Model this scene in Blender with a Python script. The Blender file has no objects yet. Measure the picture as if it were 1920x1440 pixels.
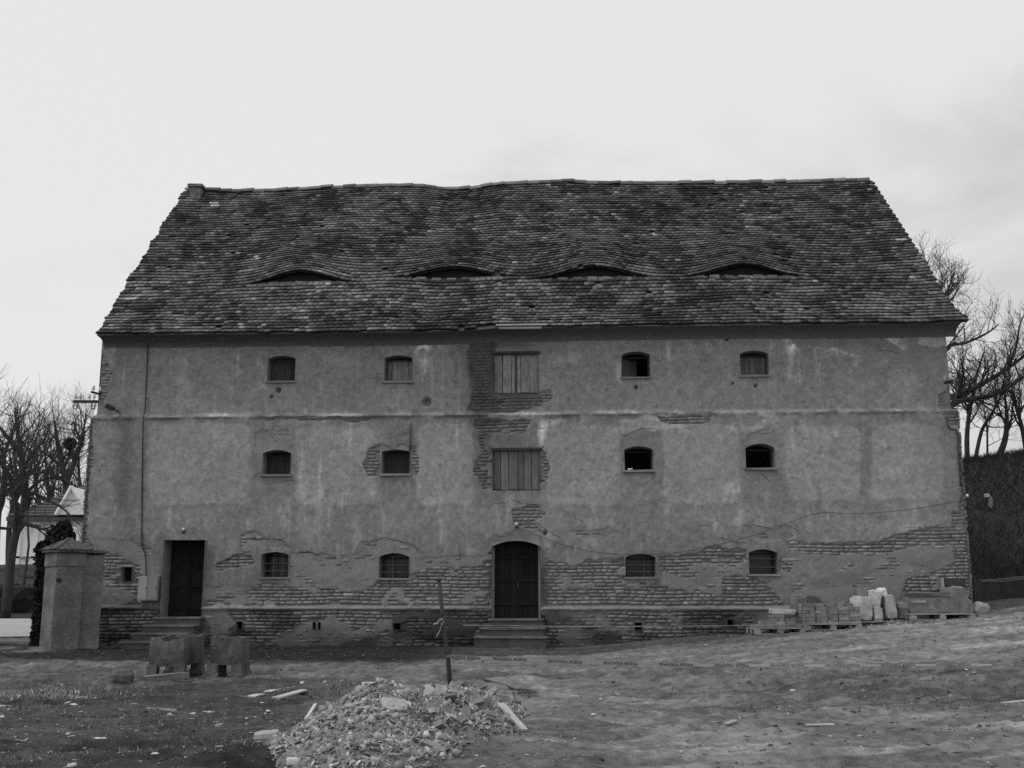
import bpy, bmesh, math, random
import numpy as np
from mathutils import Vector, Matrix, Euler

random.seed(7)
rng = np.random.default_rng(11)
R = math.radians
SC = bpy.context.scene
COL = SC.collection

# ------------------------------------------------------------------ camera
FPX = 2050.0
PITCH = R(10.6)
CAMZ = 1.45
cam_d = bpy.data.cameras.new('camera')
cam_d.sensor_width = 36.0
cam_d.lens = 36.0 * FPX / 1920.0
cam_d.clip_start = 0.1
cam_d.clip_end = 2000.0
cam = bpy.data.objects.new('camera', cam_d)
cam.location = (0, 0, CAMZ)
cam.rotation_euler = (R(90) + PITCH, 0, 0)
COL.objects.link(cam)
SC.camera = cam

# ------------------------------------------------------------------ sky, sun, exposure
SUN_DIR = Vector((-0.52, -0.22, 0.84)).normalized()      # towards the sun
SUN_EL = math.asin(SUN_DIR.z)
SUN_AZ = math.atan2(SUN_DIR.x, SUN_DIR.y)
w = bpy.data.worlds.new('World'); SC.world = w
w.use_nodes = True
nt = w.node_tree
for n in list(nt.nodes): nt.nodes.remove(n)
N = nt.nodes.new; L = nt.links.new
out = N('ShaderNodeOutputWorld'); bg = N('ShaderNodeBackground')
sky = N('ShaderNodeTexSky'); sky.sky_type = 'NISHITA'; sky.sun_disc = False
sky.sun_elevation = SUN_EL; sky.sun_rotation = SUN_AZ
sky.air_density = 1.0; sky.dust_density = 3.0
bw = N('ShaderNodeRGBToBW'); L(sky.outputs[0], bw.inputs[0])
skm = N('ShaderNodeMath'); skm.operation = 'MULTIPLY'; skm.inputs[1].default_value = 0.07
L(bw.outputs[0], skm.inputs[0])
tc = N('ShaderNodeTexCoord'); mp = N('ShaderNodeMapping')
mp.inputs['Scale'].default_value = (1.0, 1.0, 2.6); mp.inputs['Location'].default_value = (5.61, 6.68, 6.56)
L(tc.outputs['Generated'], mp.inputs[0])
no = N('ShaderNodeTexNoise'); no.inputs['Scale'].default_value = 1.9; no.inputs['Detail'].default_value = 8
no.inputs['Roughness'].default_value = 0.5; no.inputs['Distortion'].default_value = 0.35
L(mp.outputs[0], no.inputs['Vector'])
mr = N('ShaderNodeMapRange'); mr.interpolation_type = 'SMOOTHSTEP'
mr.inputs['From Min'].default_value = 0.49; mr.inputs['From Max'].default_value = 0.68
mr.inputs['To Min'].default_value = 0.84; mr.inputs['To Max'].default_value = 0.62
L(no.outputs['Fac'], mr.inputs['Value'])
mx = N('ShaderNodeMix'); mx.data_type = 'FLOAT'; mx.inputs['Factor'].default_value = 0.94
L(skm.outputs[0], mx.inputs['A']); L(mr.outputs[0], mx.inputs['B'])
L(mx.outputs['Result'], bg.inputs['Color']); bg.inputs['Strength'].default_value = 1.0
L(bg.outputs[0], out.inputs[0])

sun_d = bpy.data.lights.new('sun', 'SUN'); sun_d.energy = 1.3; sun_d.angle = R(16)
sun = bpy.data.objects.new('sun', sun_d)
sun.rotation_euler = SUN_DIR.to_track_quat('Z', 'Y').to_euler()
sun.location = (-20, -10, 30); COL.objects.link(sun)

SC.view_settings.view_transform = 'Standard'
SC.view_settings.look = 'None'
SC.view_settings.exposure = 0.0
SC.view_settings.gamma = 1.0
SC.view_settings.use_curve_mapping = False
SC.render.engine = 'CYCLES'
SC.cycles.max_bounces = 5
SC.cycles.diffuse_bounces = 3
SC.cycles.use_denoising = False
SC.cycles.sample_clamp_direct = 2.0
SC.cycles.sample_clamp_indirect = 1.5

# ------------------------------------------------------------------ survey maths (turns a sighting into a real point)
CT, ST = math.cos(PITCH), math.sin(PITCH)
PSI = R(3.1); CP, SP = math.cos(PSI), math.sin(PSI)
BO = Vector((0, 28.5, 0))                       # origin of the granary on its front wall line


def ray(px, py):
    a = (px - 960) / FPX; b = (720 - py) / FPX
    return np.array([a, CT - b * ST, ST + b * CT])


def at(px, py, Y):
    d = ray(px, py); k = Y / d[1]
    return Vector((d[0] * k, Y, CAMZ + d[2] * k))


def project(x, y, z):
    zz = z - CAMZ
    dep = y * CT + zz * ST
    up = -y * ST + zz * CT
    return 960 + FPX * x / dep, 720 - FPX * up / dep


def w2l(x, y):
    y = y - BO.y
    return x * CP - y * SP, x * SP + y * CP


def l2w(u, v):
    return u * CP + v * SP, -u * SP + v * CP + BO.y


CL = w2l(0, 0)


def W(px, py, d=0.0):
    r = ray(px, py)
    du = r[0] * CP - r[1] * SP; dv = r[0] * SP + r[1] * CP
    k = (d - CL[1]) / dv
    return CL[0] + du * k, CAMZ + r[2] * k


def Wl(px, py, d=0.0):
    u, z = W(px, py, d); return Vector((u, d, z))


def projl(u, v, z):
    x, y = l2w(u, v); return project(x, y, z)


# ------------------------------------------------------------------ noise
_lat = [np.random.default_rng(100 + i).random((256, 256)) for i in range(8)]


def vn(x, y, s=0):
    x = np.asarray(x, float); y = np.asarray(y, float)
    xi = np.floor(x).astype(int); yi = np.floor(y).astype(int)
    fx = x - xi; fy = y - yi
    fx = fx * fx * (3 - 2 * fx); fy = fy * fy * (3 - 2 * fy)
    l = _lat[s % 8]
    a = l[xi & 255, yi & 255]; b = l[(xi + 1) & 255, yi & 255]
    c = l[xi & 255, (yi + 1) & 255]; d = l[(xi + 1) & 255, (yi + 1) & 255]
    return (a * (1 - fx) + b * fx) * (1 - fy) + (c * (1 - fx) + d * fx) * fy


def fbm(x, y, s=0, o=4):
    t = 0; a = 1; n = 0
    for i in range(o):
        t = t + a * vn(x * 2 ** i + 17.3 * i, y * 2 ** i + 9.1 * i, s + i); n += a; a *= 0.5
    return t / n


def sst(a, b, x):
    t = np.clip((np.asarray(x, float) - a) / (b - a), 0, 1); return t * t * (3 - 2 * t)


def inpoly(px, py, poly):
    ins = np.zeros(px.shape, bool)
    n = len(poly)
    for i in range(n):
        x1, y1 = poly[i]; x2, y2 = poly[(i + 1) % n]
        if y1 == y2: continue
        c = ((y1 > py) != (y2 > py)) & (px < (x2 - x1) * (py - y1) / (y2 - y1) + x1)
        ins ^= c
    return ins


# ------------------------------------------------------------------ materials (the photograph is monochrome, so every colour is a grey)
MATS = {}


def mat(name, tone=0.2, var=0.25, scale=2.0, fine=30.0, bump=0.25, rough=0.92, attr=False, stretch=(1, 1, 1), rnd=False, spec=0.15, bdist=0.02, metal=0.0):
    if name in MATS: return MATS[name]
    m = bpy.data.materials.new(name); m.use_nodes = True
    t = m.node_tree
    for n in list(t.nodes): t.nodes.remove(n)
    N = t.nodes.new; L = t.links.new
    o = N('ShaderNodeOutputMaterial'); p = N('ShaderNodeBsdfPrincipled')
    p.inputs['Roughness'].default_value = rough; p.inputs['Specular IOR Level'].default_value = spec
    p.inputs['Metallic'].default_value = metal
    L(p.outputs[0], o.inputs[0])
    tc = N('ShaderNodeTexCoord'); mp = N('ShaderNodeMapping'); mp.inputs['Scale'].default_value = stretch
    L(tc.outputs['Object'], mp.inputs[0])
    if rnd:
        oi = N('ShaderNodeObjectInfo'); vm = N('ShaderNodeMath'); vm.operation = 'MULTIPLY'; vm.inputs[1].default_value = 50
        L(oi.outputs['Random'], vm.inputs[0]); L(vm.outputs[0], mp.inputs['Location'])
    a = N('ShaderNodeTexNoise'); a.inputs['Scale'].default_value = scale; a.inputs['Detail'].default_value = 6; a.inputs['Roughness'].default_value = 0.6
    b = N('ShaderNodeTexNoise'); b.inputs['Scale'].default_value = fine; b.inputs['Detail'].default_value = 7; b.inputs['Roughness'].default_value = 0.72
    L(mp.outputs[0], a.inputs['Vector']); L(mp.outputs[0], b.inputs['Vector'])
    ra = N('ShaderNodeMapRange'); rb = N('ShaderNodeMapRange')
    for r_, k in ((ra, var), (rb, var * 0.8)):
        r_.inputs['From Min'].default_value = 0.28; r_.inputs['From Max'].default_value = 0.72
        r_.inputs['To Min'].default_value = 1 - k; r_.inputs['To Max'].default_value = 1 + k
    L(a.outputs['Fac'], ra.inputs['Value']); L(b.outputs['Fac'], rb.inputs['Value'])
    m1 = N('ShaderNodeMath'); m1.operation = 'MULTIPLY'; L(ra.outputs[0], m1.inputs[0]); L(rb.outputs[0], m1.inputs[1])
    m2 = N('ShaderNodeMath'); m2.operation = 'MULTIPLY'; L(m1.outputs[0], m2.inputs[0])
    if attr:
        at_ = N('ShaderNodeAttribute'); at_.attribute_name = 'tone'; L(at_.outputs['Fac'], m2.inputs[1])
    else:
        m2.inputs[1].default_value = tone
    if rnd:
        r3 = N('ShaderNodeMapRange'); r3.inputs['To Min'].default_value = 0.75; r3.inputs['To Max'].default_value = 1.25
        L(oi.outputs['Random'], r3.inputs['Value'])
        m3 = N('ShaderNodeMath'); m3.operation = 'MULTIPLY'; L(m2.outputs[0], m3.inputs[0]); L(r3.outputs[0], m3.inputs[1]); m2 = m3
    L(m2.outputs[0], p.inputs['Base Color'])
    if bump:
        bu = N('ShaderNodeBump'); bu.inputs['Strength'].default_value = bump; bu.inputs['Distance'].default_value = bdist
        L(b.outputs['Fac'], bu.inputs['Height']); L(bu.outputs[0], p.inputs['Normal'])
    MATS[name] = m
    return m


mat('plaster', attr=True, var=0.17, scale=11, fine=48, bump=0.7, bdist=0.015)
mat('brick', attr=True, var=0.22, scale=5, fine=40, bump=0.5, bdist=0.01)
mat('tile', attr=True, var=0.25, scale=4, fine=30, bump=0.3)
mat('soil', attr=True, var=0.44, scale=7, fine=60, bump=0.75, bdist=0.025)
mat('reveal', 0.22, 0.2, 3, 30)
mat('old_wood', 0.15, 0.35, 6, 40, stretch=(6, 6, 0.6), rnd=True)
mat('dark_wood', 0.06, 0.35, 6, 40, stretch=(6, 6, 0.6), rnd=True)
mat('paint_wood', 0.23, 0.45, 5, 22, stretch=(5, 5, 0.8), rnd=True)
mat('beam_wood', 0.27, 0.3, 4, 30, stretch=(0.6, 6, 6), rnd=True)
mat('pale_wood', 0.42, 0.25, 4, 30, stretch=(1, 6, 6), rnd=True)
mat('iron', 0.05, 0.3, 8, 60, rough=0.7)
mat('rust_iron', 0.16, 0.3, 8, 60, rough=0.8)
mat('dark_glass', 0.02, 0.2, 2, 10, bump=0, rough=0.25, spec=0.4)
mat('door_wood', 0.018, 0.35, 6, 40, stretch=(6, 6, 0.6), rnd=True)
mat('void', 0.02, 0.1, 2, 10, bump=0)
mat('stone', 0.34, 0.3, 4, 28, bump=0.6, rnd=True)
mat('dark_stone', 0.11, 0.35, 3, 25, bump=0.6)
mat('pale_stone', 0.45, 0.25, 4, 28, bump=0.6, rnd=True)
mat('concrete', 0.2, 0.3, 2.5, 30, bump=0.4)
mat('pillar_coat', 0.17, 0.4, 2.2, 16, bump=0.8, bdist=0.05)
mat('trough', 0.085, 0.55, 2.2, 20, bump=0.35, rnd=True)
mat('tread', 0.13, 0.4, 3, 25, bump=0.6)  # stone treads paler than the risers: light from above painted in
mat('step', 0.085, 0.35, 3, 25, bump=0.5)
mat('white', 0.66, 0.1, 5, 30, bump=0.1)
mat('whitewash', 0.82, 0.08, 1, 12, bump=0.15)
mat('metal_box', 0.34, 0.12, 2, 30, bump=0.1, rough=0.6)
mat('metal_box_dull', 0.24, 0.12, 2, 30, bump=0.1, rough=0.6)
mat('sheet', 0.16, 0.1, 1.5, 20, bump=0.1, rough=0.8)
mat('tape', 0.23, 0.12, 3, 30, bump=0.1, rough=0.5)
mat('tape_dull', 0.17, 0.12, 3, 30, bump=0.1, rough=0.6)
mat('ink', 0.05, 0.1, 3, 30, bump=0)
mat('bark', 0.05, 0.35, 3, 14, bump=0.5)
mat('twig', 0.065, 0.25, 3, 14, bump=0)
mat('leaf', 0.03, 0.4, 6, 20, bump=0)
mat('hedge', 0.022, 0.4, 3, 20, bump=0.4)
mat('dry_grass', attr=True, var=0.3, scale=2, fine=9, bump=0)
mat('rubble', attr=True, var=0.25, scale=9, fine=45, bump=0.5, rnd=False)
mat('house_tile', 0.1, 0.25, 3, 25, bump=0.3)
mat('porcelain', 0.6, 0.1, 3, 20, bump=0, rough=0.3, spec=0.5)
mat('road', 0.36, 0.12, 0.6, 20, bump=0.2)
mat('embankment', attr=True, var=0.4, scale=1.2, fine=12, bump=0.8, bdist=0.05)

# ------------------------------------------------------------------ mesh helpers


def setup(o, parent=None, label=None, cat=None, group=None, kind=None):
    if parent is not None: o.parent = parent
    if label: o['label'] = label
    if cat: o['category'] = cat
    if group: o['group'] = group
    if kind: o['kind'] = kind
    return o


def mesh_np(name, V, F, tone=None, dom='FACE', smooth=False):
    """V (n,3), F (m,k) -> mesh, all faces with k corners"""
    V = np.ascontiguousarray(V, np.float32); F = np.ascontiguousarray(F, np.int32)
    me = bpy.data.meshes.new(name)
    me.vertices.add(len(V)); me.vertices.foreach_set('co', V.ravel())
    k = F.shape[1]
    me.loops.add(F.size); me.loops.foreach_set('vertex_index', F.ravel())
    me.polygons.add(len(F)); me.polygons.foreach_set('loop_start', np.arange(0, F.size, k, dtype=np.int32))
    if tone is not None:
        a = me.attributes.new('tone', 'FLOAT', dom)
        a.data.foreach_set('value', np.ascontiguousarray(tone, np.float32))
    if smooth: me.polygons.foreach_set('use_smooth', np.ones(len(F), bool))
    me.update(calc_edges=True); me.validate()
    return me


def obj(name, me, m, parent=None, loc=None, rot=None, **k):
    o = bpy.data.objects.new(name, me); COL.objects.link(o)
    if m and not me.materials: me.materials.append(MATS[m])
    if loc is not None: o.location = loc
    if rot is not None: o.rotation_euler = rot
    return setup(o, parent, **k)


def thing(name, label, cat, loc=(0, 0, 0), rz=0.0, group=None):
    o = bpy.data.objects.new(name, None); o.empty_display_size = 0.2
    COL.objects.link(o); o.location = loc; o.rotation_euler = (0, 0, rz)
    return setup(o, None, label, cat, group)


class MB:
    def __init__(s): s.v = []; s.f = []; s.t = []; s.ct = None

    def add(s, vs, fs, tone=None):
        b = len(s.v); s.v.extend([tuple(p) for p in vs])
        for f in fs: s.f.append(tuple(i + b for i in f)); s.t.append(tone if tone is not None else 0.2)
        return s

    def box(s, c, d, rot=None, jit=0.0, tone=None):
        """centre c, full size d, optional Euler"""
        M = Euler(rot).to_matrix() if rot else None
        vs = []
        for z in (-1, 1):
            for y in (-1, 1):
                for x in (-1, 1):
                    p = Vector((x * d[0] / 2, y * d[1] / 2, z * d[2] / 2))
                    if jit: p += Vector([random.uniform(-jit, jit) for _ in range(3)])
                    if M: p = M @ p
                    vs.append(p + Vector(c))
        return s.add(vs, [(0, 2, 3, 1), (4, 5, 7, 6), (0, 1, 5, 4), (2, 6, 7, 3), (0, 4, 6, 2), (1, 3, 7, 5)], tone)

    def tube(s, pts, rad, n=6, tone=None, caps=True):
        pts = [Vector(p) for p in pts]
        if not hasattr(rad, '__len__'): rad = [rad] * len(pts)
        b0 = len(s.v); nx = None; vs = []; fs = []
        for i, p in enumerate(pts):
            d = (pts[min(i + 1, len(pts) - 1)] - pts[max(i - 1, 0)])
            if d.length < 1e-9: d = Vector((0, 0, 1))
            d.normalize()
            if nx is None:
                nx = d.orthogonal().normalized()
            else:
                nx = (nx - d * nx.dot(d))
                nx = nx.normalized() if nx.length > 1e-6 else d.orthogonal().normalized()
            ny = d.cross(nx)
            for k in range(n):
                a = 2 * math.pi * k / n
                vs.append(p + (nx * math.cos(a) + ny * math.sin(a)) * rad[i])
        for i in range(len(pts) - 1):
            for k in range(n):
                a = i * n + k; b = i * n + (k + 1) % n
                fs.append((a, b, b + n, a + n))
        if caps:
            fs.append(tuple(range(n))[::-1]); fs.append(tuple(range((len(pts) - 1) * n, len(pts) * n)))
        return s.add(vs, fs, tone)

    def lathe(s, prof, c=(0, 0, 0), n=10, tone=None):
        vs = []; fs = []
        for r, z in prof:
            for k in range(n):
                a = 2 * math.pi * k / n; vs.append((c[0] + r * math.cos(a), c[1] + r * math.sin(a), c[2] + z))
        for i in range(len(prof) - 1):
            for k in range(n):
                a = i * n + k; b = i * n + (k + 1) % n; fs.append((a, b, b + n, a + n))
        fs.append(tuple(range(n))[::-1]); fs.append(tuple(range((len(prof) - 1) * n, len(prof) * n)))
        return s.add(vs, fs, tone)

    def prism(s, poly, z0, z1, tone=None):
        n = len(poly)
        vs = [(p[0], p[1], z0) for p in poly] + [(p[0], p[1], z1) for p in poly]
        fs = [(i, (i + 1) % n, n + (i + 1) % n, n + i) for i in range(n)] + [tuple(range(n))[::-1], tuple(range(n, 2 * n))]
        return s.add(vs, fs, tone)

    def mesh(s, name, smooth=False, off=None):
        me = bpy.data.meshes.new(name)
        v = s.v if off is None else [(p[0] - off[0], p[1] - off[1], p[2] - off[2]) for p in s.v]
        me.from_pydata(v, [], s.f)
        a = me.attributes.new('tone', 'FLOAT', 'FACE'); a.data.foreach_set('value', np.array(s.t, np.float32))
        if smooth: me.polygons.foreach_set('use_smooth', np.ones(len(s.f), bool))
        me.update(); return me

    def build(s, name, m, parent=None, loc=None, rot=None, smooth=False, **k):
        return obj(name, s.mesh(name, smooth), m, parent, loc, rot, **k)


def boxes_np(A):
    """A (n,8,3) -> V, F for many boxes; corner order as MB.box"""
    n = len(A); q = np.array([(0, 2, 3, 1), (4, 5, 7, 6), (0, 1, 5, 4), (2, 6, 7, 3), (0, 4, 6, 2), (1, 3, 7, 5)])
    return A.reshape(-1, 3), (np.arange(n)[:, None, None] * 8 + q[None]).reshape(-1, 4)


def rough_block(size, seed, bev=0.12, jit=0.05, sub=2):
    """an irregular worn block: a subdivided, rounded, noisy box; base at z=0"""
    rs = random.Random(seed)
    bm = bmesh.new(); bmesh.ops.create_cube(bm, size=1.0)
    bmesh.ops.subdivide_edges(bm, edges=bm.edges[:], cuts=sub, use_grid_fill=True)
    off = Vector((rs.uniform(0, 50), rs.uniform(0, 50), rs.uniform(0, 50)))
    from mathutils import noise as mn
    for v in bm.verts:
        c = v.co.copy()
        k = sum(1 for q in c if abs(q) > 0.49)
        if k >= 2: v.co *= (1 - bev * (0.35 if k == 2 else 0.65))
        v.co += mn.noise_vector(c * 2.3 + off) * jit + mn.noise_vector(c * 5 + off) * jit * 0.4
        v.co.x *= size[0]; v.co.y *= size[1]; v.co.z *= size[2]
    zm = min(v.co.z for v in bm.verts)
    for v in bm.verts: v.co.z -= zm
    me = bpy.data.meshes.new('block'); bm.to_mesh(me); bm.free()
    return me


# ------------------------------------------------------------------ the lie of the land
def G(x, y):
    x = np.asarray(x, float); y = np.asarray(y, float)
    z = -0.12 + 0.12 * sst(8, 26, y)
    q = np.where(x > 1.2, x - 1.2, 0); q = q * q / (q + 0.8)
    z = z + np.minimum(0.088 * q, 1.3) * (0.22 + 0.78 * sst(7, 25, y))
    # left behind the gate the ground climbs to the houses
    z = z + 2.35 * sst(50, 64, y) * sst(-6, -14, x) + 0.15 * sst(34, 48, y) * sst(-6, -12, x)
    # embankment on the right behind the granary
    m = sst(12.7, 14.8, x)
    z = z + m * 5.35 * sst(0, 1, (y - 34.6) / 11.0) + m * 1.2 * sst(46, 80, y) + 0.6 * m * sst(38, 46, y) * sst(18, 24, x)
    return z


def gp(px, py, lift=0.0):
    d = ray(px, py); lo, hi = 3.0, 300.0; k = 4.0; prev = 4.0
    while k < 300:
        if CAMZ + d[2] * k < float(G(d[0] * k, d[1] * k)): break
        prev = k; k *= 1.02
    lo, hi = prev, k
    for _ in range(40):
        k = (lo + hi) / 2
        if CAMZ + d[2] * k < float(G(d[0] * k, d[1] * k)): hi = k
        else: lo = k
    return Vector((d[0] * k, d[1] * k, CAMZ + d[2] * k + lift))


def axis(lo, hi, step, far, grow=1.22):
    a = list(np.arange(lo, hi + 1e-6, step)); s = step
    while a[-1] < far: s *= grow; a.append(a[-1] + s)
    s = step; b = []
    while (b[-1] if b else lo) > -far: s *= grow; b.append((b[-1] if b else lo) - s)
    return np.array(b[::-1] + a)


gx = axis(-15.5, 17.0, 0.075, 500)
ys = [6.5]
while ys[-1] < 33: ys.append(ys[-1] + max(0.035, ys[-1] * 0.0042))
s_ = 0.2
while ys[-1] < 700: s_ *= 1.09; ys.append(ys[-1] + s_)
yb = [6.5]; s_ = 0.1
while yb[-1] > -60: s_ *= 1.5; yb.append(yb[-1] - s_)
gy = np.array(yb[1:][::-1] + ys)
GX, GY = np.meshgrid(gx, gy)
GZ = G(GX, GY)
nearm = sst(45, 30, GY)
GPX, GPY = project(GX, np.maximum(GY, 3.0), GZ)
rel = 0.07 * (fbm(GX * 0.5, GY * 0.5, 1) - 0.5) + 0.03 * (fbm(GX * 2.0, GY * 2.6, 2) - 0.5) + 0.035 * (fbm(GX * 6, GY * 7, 3, 3) - 0.5)
rel = rel + 0.045 * sst(0.55, 0.62, fbm(GX * 3.1, GY * 4.2, 7, 3)) * fbm(GX * 9, GY * 9, 1, 2)
churn = sst(60, 0, np.abs(GPY - 1295)) * sst(1330, 1480, GPX) + 0.7 * sst(1600, 1750, GPX) * sst(1330, 1380, GPY) + 0.6 * sst(620, 480, GPX) * sst(1270, 1300, GPY)
rel = rel + churn * 0.10 * (fbm(GX * 3.0, GY * 4.5, 4) - 0.5) + churn * 0.05 * (fbm(GX * 9, GY * 9, 6, 2) - 0.5)
for (cx, cy, a, wd, dp) in ((5, 10.8, 0.12, 0.12, 0.05), (5, 12.2, 0.12, 0.12, 0.05), (7.5, 20, 0.2, 0.2, 0.07), (7.5, 21.8, 0.2, 0.2, 0.07), (3, 19, 0.1, 0.18, 0.05), (9, 14.5, -0.42, 0.14, 0.08), (10, 15.6, -0.42, 0.14, 0.08), (-5, 20.5, 0.05, 0.22, 0.05), (2.5, 14, 0.35, 0.16, 0.05), (4.2, 13.2, 0.35, 0.16, 0.05), (6.5, 17, -0.25, 0.18, 0.05), (-6, 17, 0.3, 0.18, 0.04), (-4.4, 15.8, 0.3, 0.16, 0.04), (8, 12.5, -0.5, 0.15, 0.06)):
    dd = (GX - cx) * math.sin(a) - (GY - cy) * math.cos(a) + 0.3 * (fbm(GX * 0.4, GY * 0.4, 5) - 0.5)
    RUT = np.exp(-(dd / (wd * 0.7)) ** 2) if 'RUT' not in globals() else np.maximum(RUT, np.exp(-(dd / (wd * 0.7)) ** 2))
    rel = rel - dp * np.exp(-(dd / wd) ** 2) + dp * 0.6 * np.exp(-((np.abs(dd) - 2 * wd) / wd) ** 2)
# dark heap edge in the lower left, and a wetter hollow
heap = gp(455, 1432)
rel = rel + 0.16 * np.exp(-(((GX - heap.x) / 0.35) ** 2 + ((GY - heap.y) / 0.5) ** 2))
GZ = GZ + rel * nearm
# soil colour
wx = GPX + 40 * (fbm(GX * 0.8, GY * 0.8, 6) - 0.5) * 2; wy = GPY + 16 * (fbm(GX * 0.9 + 5, GY * 0.9, 7) - 0.5) * 2
tone = 0.165 + 0.0 * GX
rutm = RUT * sst(0.35, 0.6, fbm(GX * 1.1, GY * 1.1, 7))
tone = tone * (0.72 + 0.56 * fbm(GX * 0.35, GY * 0.9, 2))
tone = tone * (0.8 + 0.4 * fbm(GX * 1.2, GY * 3.5, 3))
tone = tone * (1 - 0.30 * sst(0.52, 0.57, fbm(GX * 0.8 + 2, GY * 2.0, 4)) * sst(0.4, 0.55, fbm(GX * 5, GY * 7, 2)))
tone = tone * (1 + 0.32 * sst(0.54, 0.60, fbm(GX * 0.6 + 12, GY * 2.2, 6)) * sst(0.42, 0.55, fbm(GX * 4, GY * 9, 1)))
tone = tone * (0.8 + 0.4 * fbm(GX * 11, GY * 11, 0, 2))
tone = tone * (1 - 0.35 * rutm * sst(0.22, 0.1, GX / np.maximum(GY, 1)) + 0.2 * rutm * sst(0.12, 0.25, GX / np.maximum(GY, 1)))
lng = fbm(GX * 0.28 + GY * 0.1, GY * 2.6 - GX * 0.25, 7, 5)
tone = tone * (1 + 0.11 * sst(0.5, 0.58, lng) - 0.13 * sst(0.5, 0.42, lng) * nearm)
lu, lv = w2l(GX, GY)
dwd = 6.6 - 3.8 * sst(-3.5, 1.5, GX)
wall_band = sst(-1.2, -0.8, (lv + 1.6 * (fbm(GX * 0.5, GY * 0.5, 3) - 0.5) * 2) / dwd) * sst(8.5, 4.5, GX) * sst(1.0, 0.0, lv)  # darker band of soil along the wall base, wider on the left
tone = tone * (1 - (0.52 + 0.3 * sst(0, -2.5, GX)) * wall_band)
wall_band2 = sst(-1.6, -0.5, lv + 0.4 * (fbm(GX, GY, 1) - 0.5)) * sst(5, 7, GX)  # narrower dark band at the wall base on the right
tone = tone * (1 - 0.5 * wall_band2)
tone = tone * (1 - 0.46 * sst(760, 460, wx) * sst(1262, 1292, wy))
tone = tone * (1 - 0.2 * sst(1000, 500, wx))
tone = tone * (1 - 0.25 * sst(55, 25, np.abs(wy - 1290)) * sst(1240, 1480, wx))
tone = tone * (1 + 0.55 * sst(1560, 1400, wx) * sst(1080, 1300, wx) * sst(1340, 1400, wy))
stre = fbm(GX * 0.7 + GY * 0.5, GY * 2.4 - GX * 0.6, 5)
tone = tone * (1 + 0.75 * sst(0.55, 0.72, stre) * sst(1480, 1680, wx) * sst(1310, 1370, wy))
tone = tone * (1 + 0.25 * sst(1250, 1190, wy) * sst(1500, 1750, wx))
tone = tone * (1 - 0.5 * np.exp(-(((GX - heap.x) / 0.45) ** 2 + ((GY - heap.y) / 0.6) ** 2)))
pal = gp(55, 1218)
tone = tone + 0.24 * np.exp(-(((GX - pal.x) / 0.9) ** 2 + ((GY - pal.y) / 1.2) ** 2)) * sst(0.4, 0.6, fbm(GX * 2, GY * 2, 6))
tone = np.where(GY > 36, tone * 0.75, tone)
hm = sst(12.9, 13.8, GX) * sst(34.2, 35.2, GY)
tone = tone * (1 - hm) + hm * 0.03 * (0.6 + 0.9 * fbm(GX * 0.8, GY * 0.8, 4))
lm = sst(-7, -11, GX) * sst(38, 43, GY)
tone = tone * (1 - lm) + lm * 0.05
ny_, nx_ = GX.shape
ii = np.arange(ny_ * nx_).reshape(ny_, nx_)
F = np.stack([ii[:-1, :-1], ii[:-1, 1:], ii[1:, 1:], ii[1:, :-1]], -1).reshape(-1, 4)
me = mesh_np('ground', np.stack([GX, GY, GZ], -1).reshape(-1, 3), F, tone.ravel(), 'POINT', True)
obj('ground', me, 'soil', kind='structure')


def gz(x, y):
    """surface height including the small relief (bilinear read of the sheet)"""
    i = min(max(int(np.searchsorted(gx, x)) - 1, 0), nx_ - 2); j = min(max(int(np.searchsorted(gy, y)) - 1, 0), ny_ - 2)
    a = (x - gx[i]) / (gx[i + 1] - gx[i]); b = (y - gy[j]) / (gy[j + 1] - gy[j])
    return float((GZ[j, i] * (1 - a) + GZ[j, i + 1] * a) * (1 - b) + (GZ[j + 1, i] * (1 - a) + GZ[j + 1, i + 1] * a) * b)


def gpt(px, py, lift=0.0):
    p = gp(px, py); p.z = gz(p.x, p.y) + lift; return p


def gzv(x, y):
    i = np.clip(np.searchsorted(gx, x) - 1, 0, nx_ - 2); j = np.clip(np.searchsorted(gy, y) - 1, 0, ny_ - 2)
    a = (x - gx[i]) / (gx[i + 1] - gx[i]); b = (y - gy[j]) / (gy[j + 1] - gy[j])
    return (GZ[j, i] * (1 - a) + GZ[j, i + 1] * a) * (1 - b) + (GZ[j + 1, i] * (1 - a) + GZ[j + 1, i + 1] * a) * b


# road beyond the gate
mb = MB()
xs_ = np.linspace(-48, -9.0, 30); ro = []
for x in xs_:
    y0 = 33.6 + 0.05 * (x + 14); y1 = 49.0 + 0.10 * (x + 14)
    for k in range(6):
        y = y0 + (y1 - y0) * k / 5
        ro.append((x, y, gz(x, y) + 0.03))
mb.add(ro, [(i * 6 + k, (i + 1) * 6 + k, (i + 1) * 6 + k + 1, i * 6 + k + 1) for i in range(len(xs_) - 1) for k in range(5)])
mb.build('road', 'road', kind='structure', smooth=True)

# ================================================================== the granary
GR = thing('granary', 'long old three-storey granary with flaking plaster walls and tiled gable roof', 'granary', BO, -PSI)
ZL, ZS, ZT = 0.985, 5.99, 8.12            # plinth ledge, string course, wall top
UL0, UR0 = -11.35, 11.52                  # lower wall ends
UL1, UR1 = -11.24, 11.40                  # upper wall ends (behind the set-back)
DEEP = 12.0


def prof(z):
    """front face of the bare masonry, metres behind the wall line"""
    z = np.asarray(z, float)
    return -0.10 * sst(ZL + 0.03, ZL - 0.02, z) + 0.12 * sst(ZS - 0.02, ZS + 0.07, z)


# --- openings: outline in wall coordinates (arched where the crown is above the springing)
OPEN = []


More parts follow.
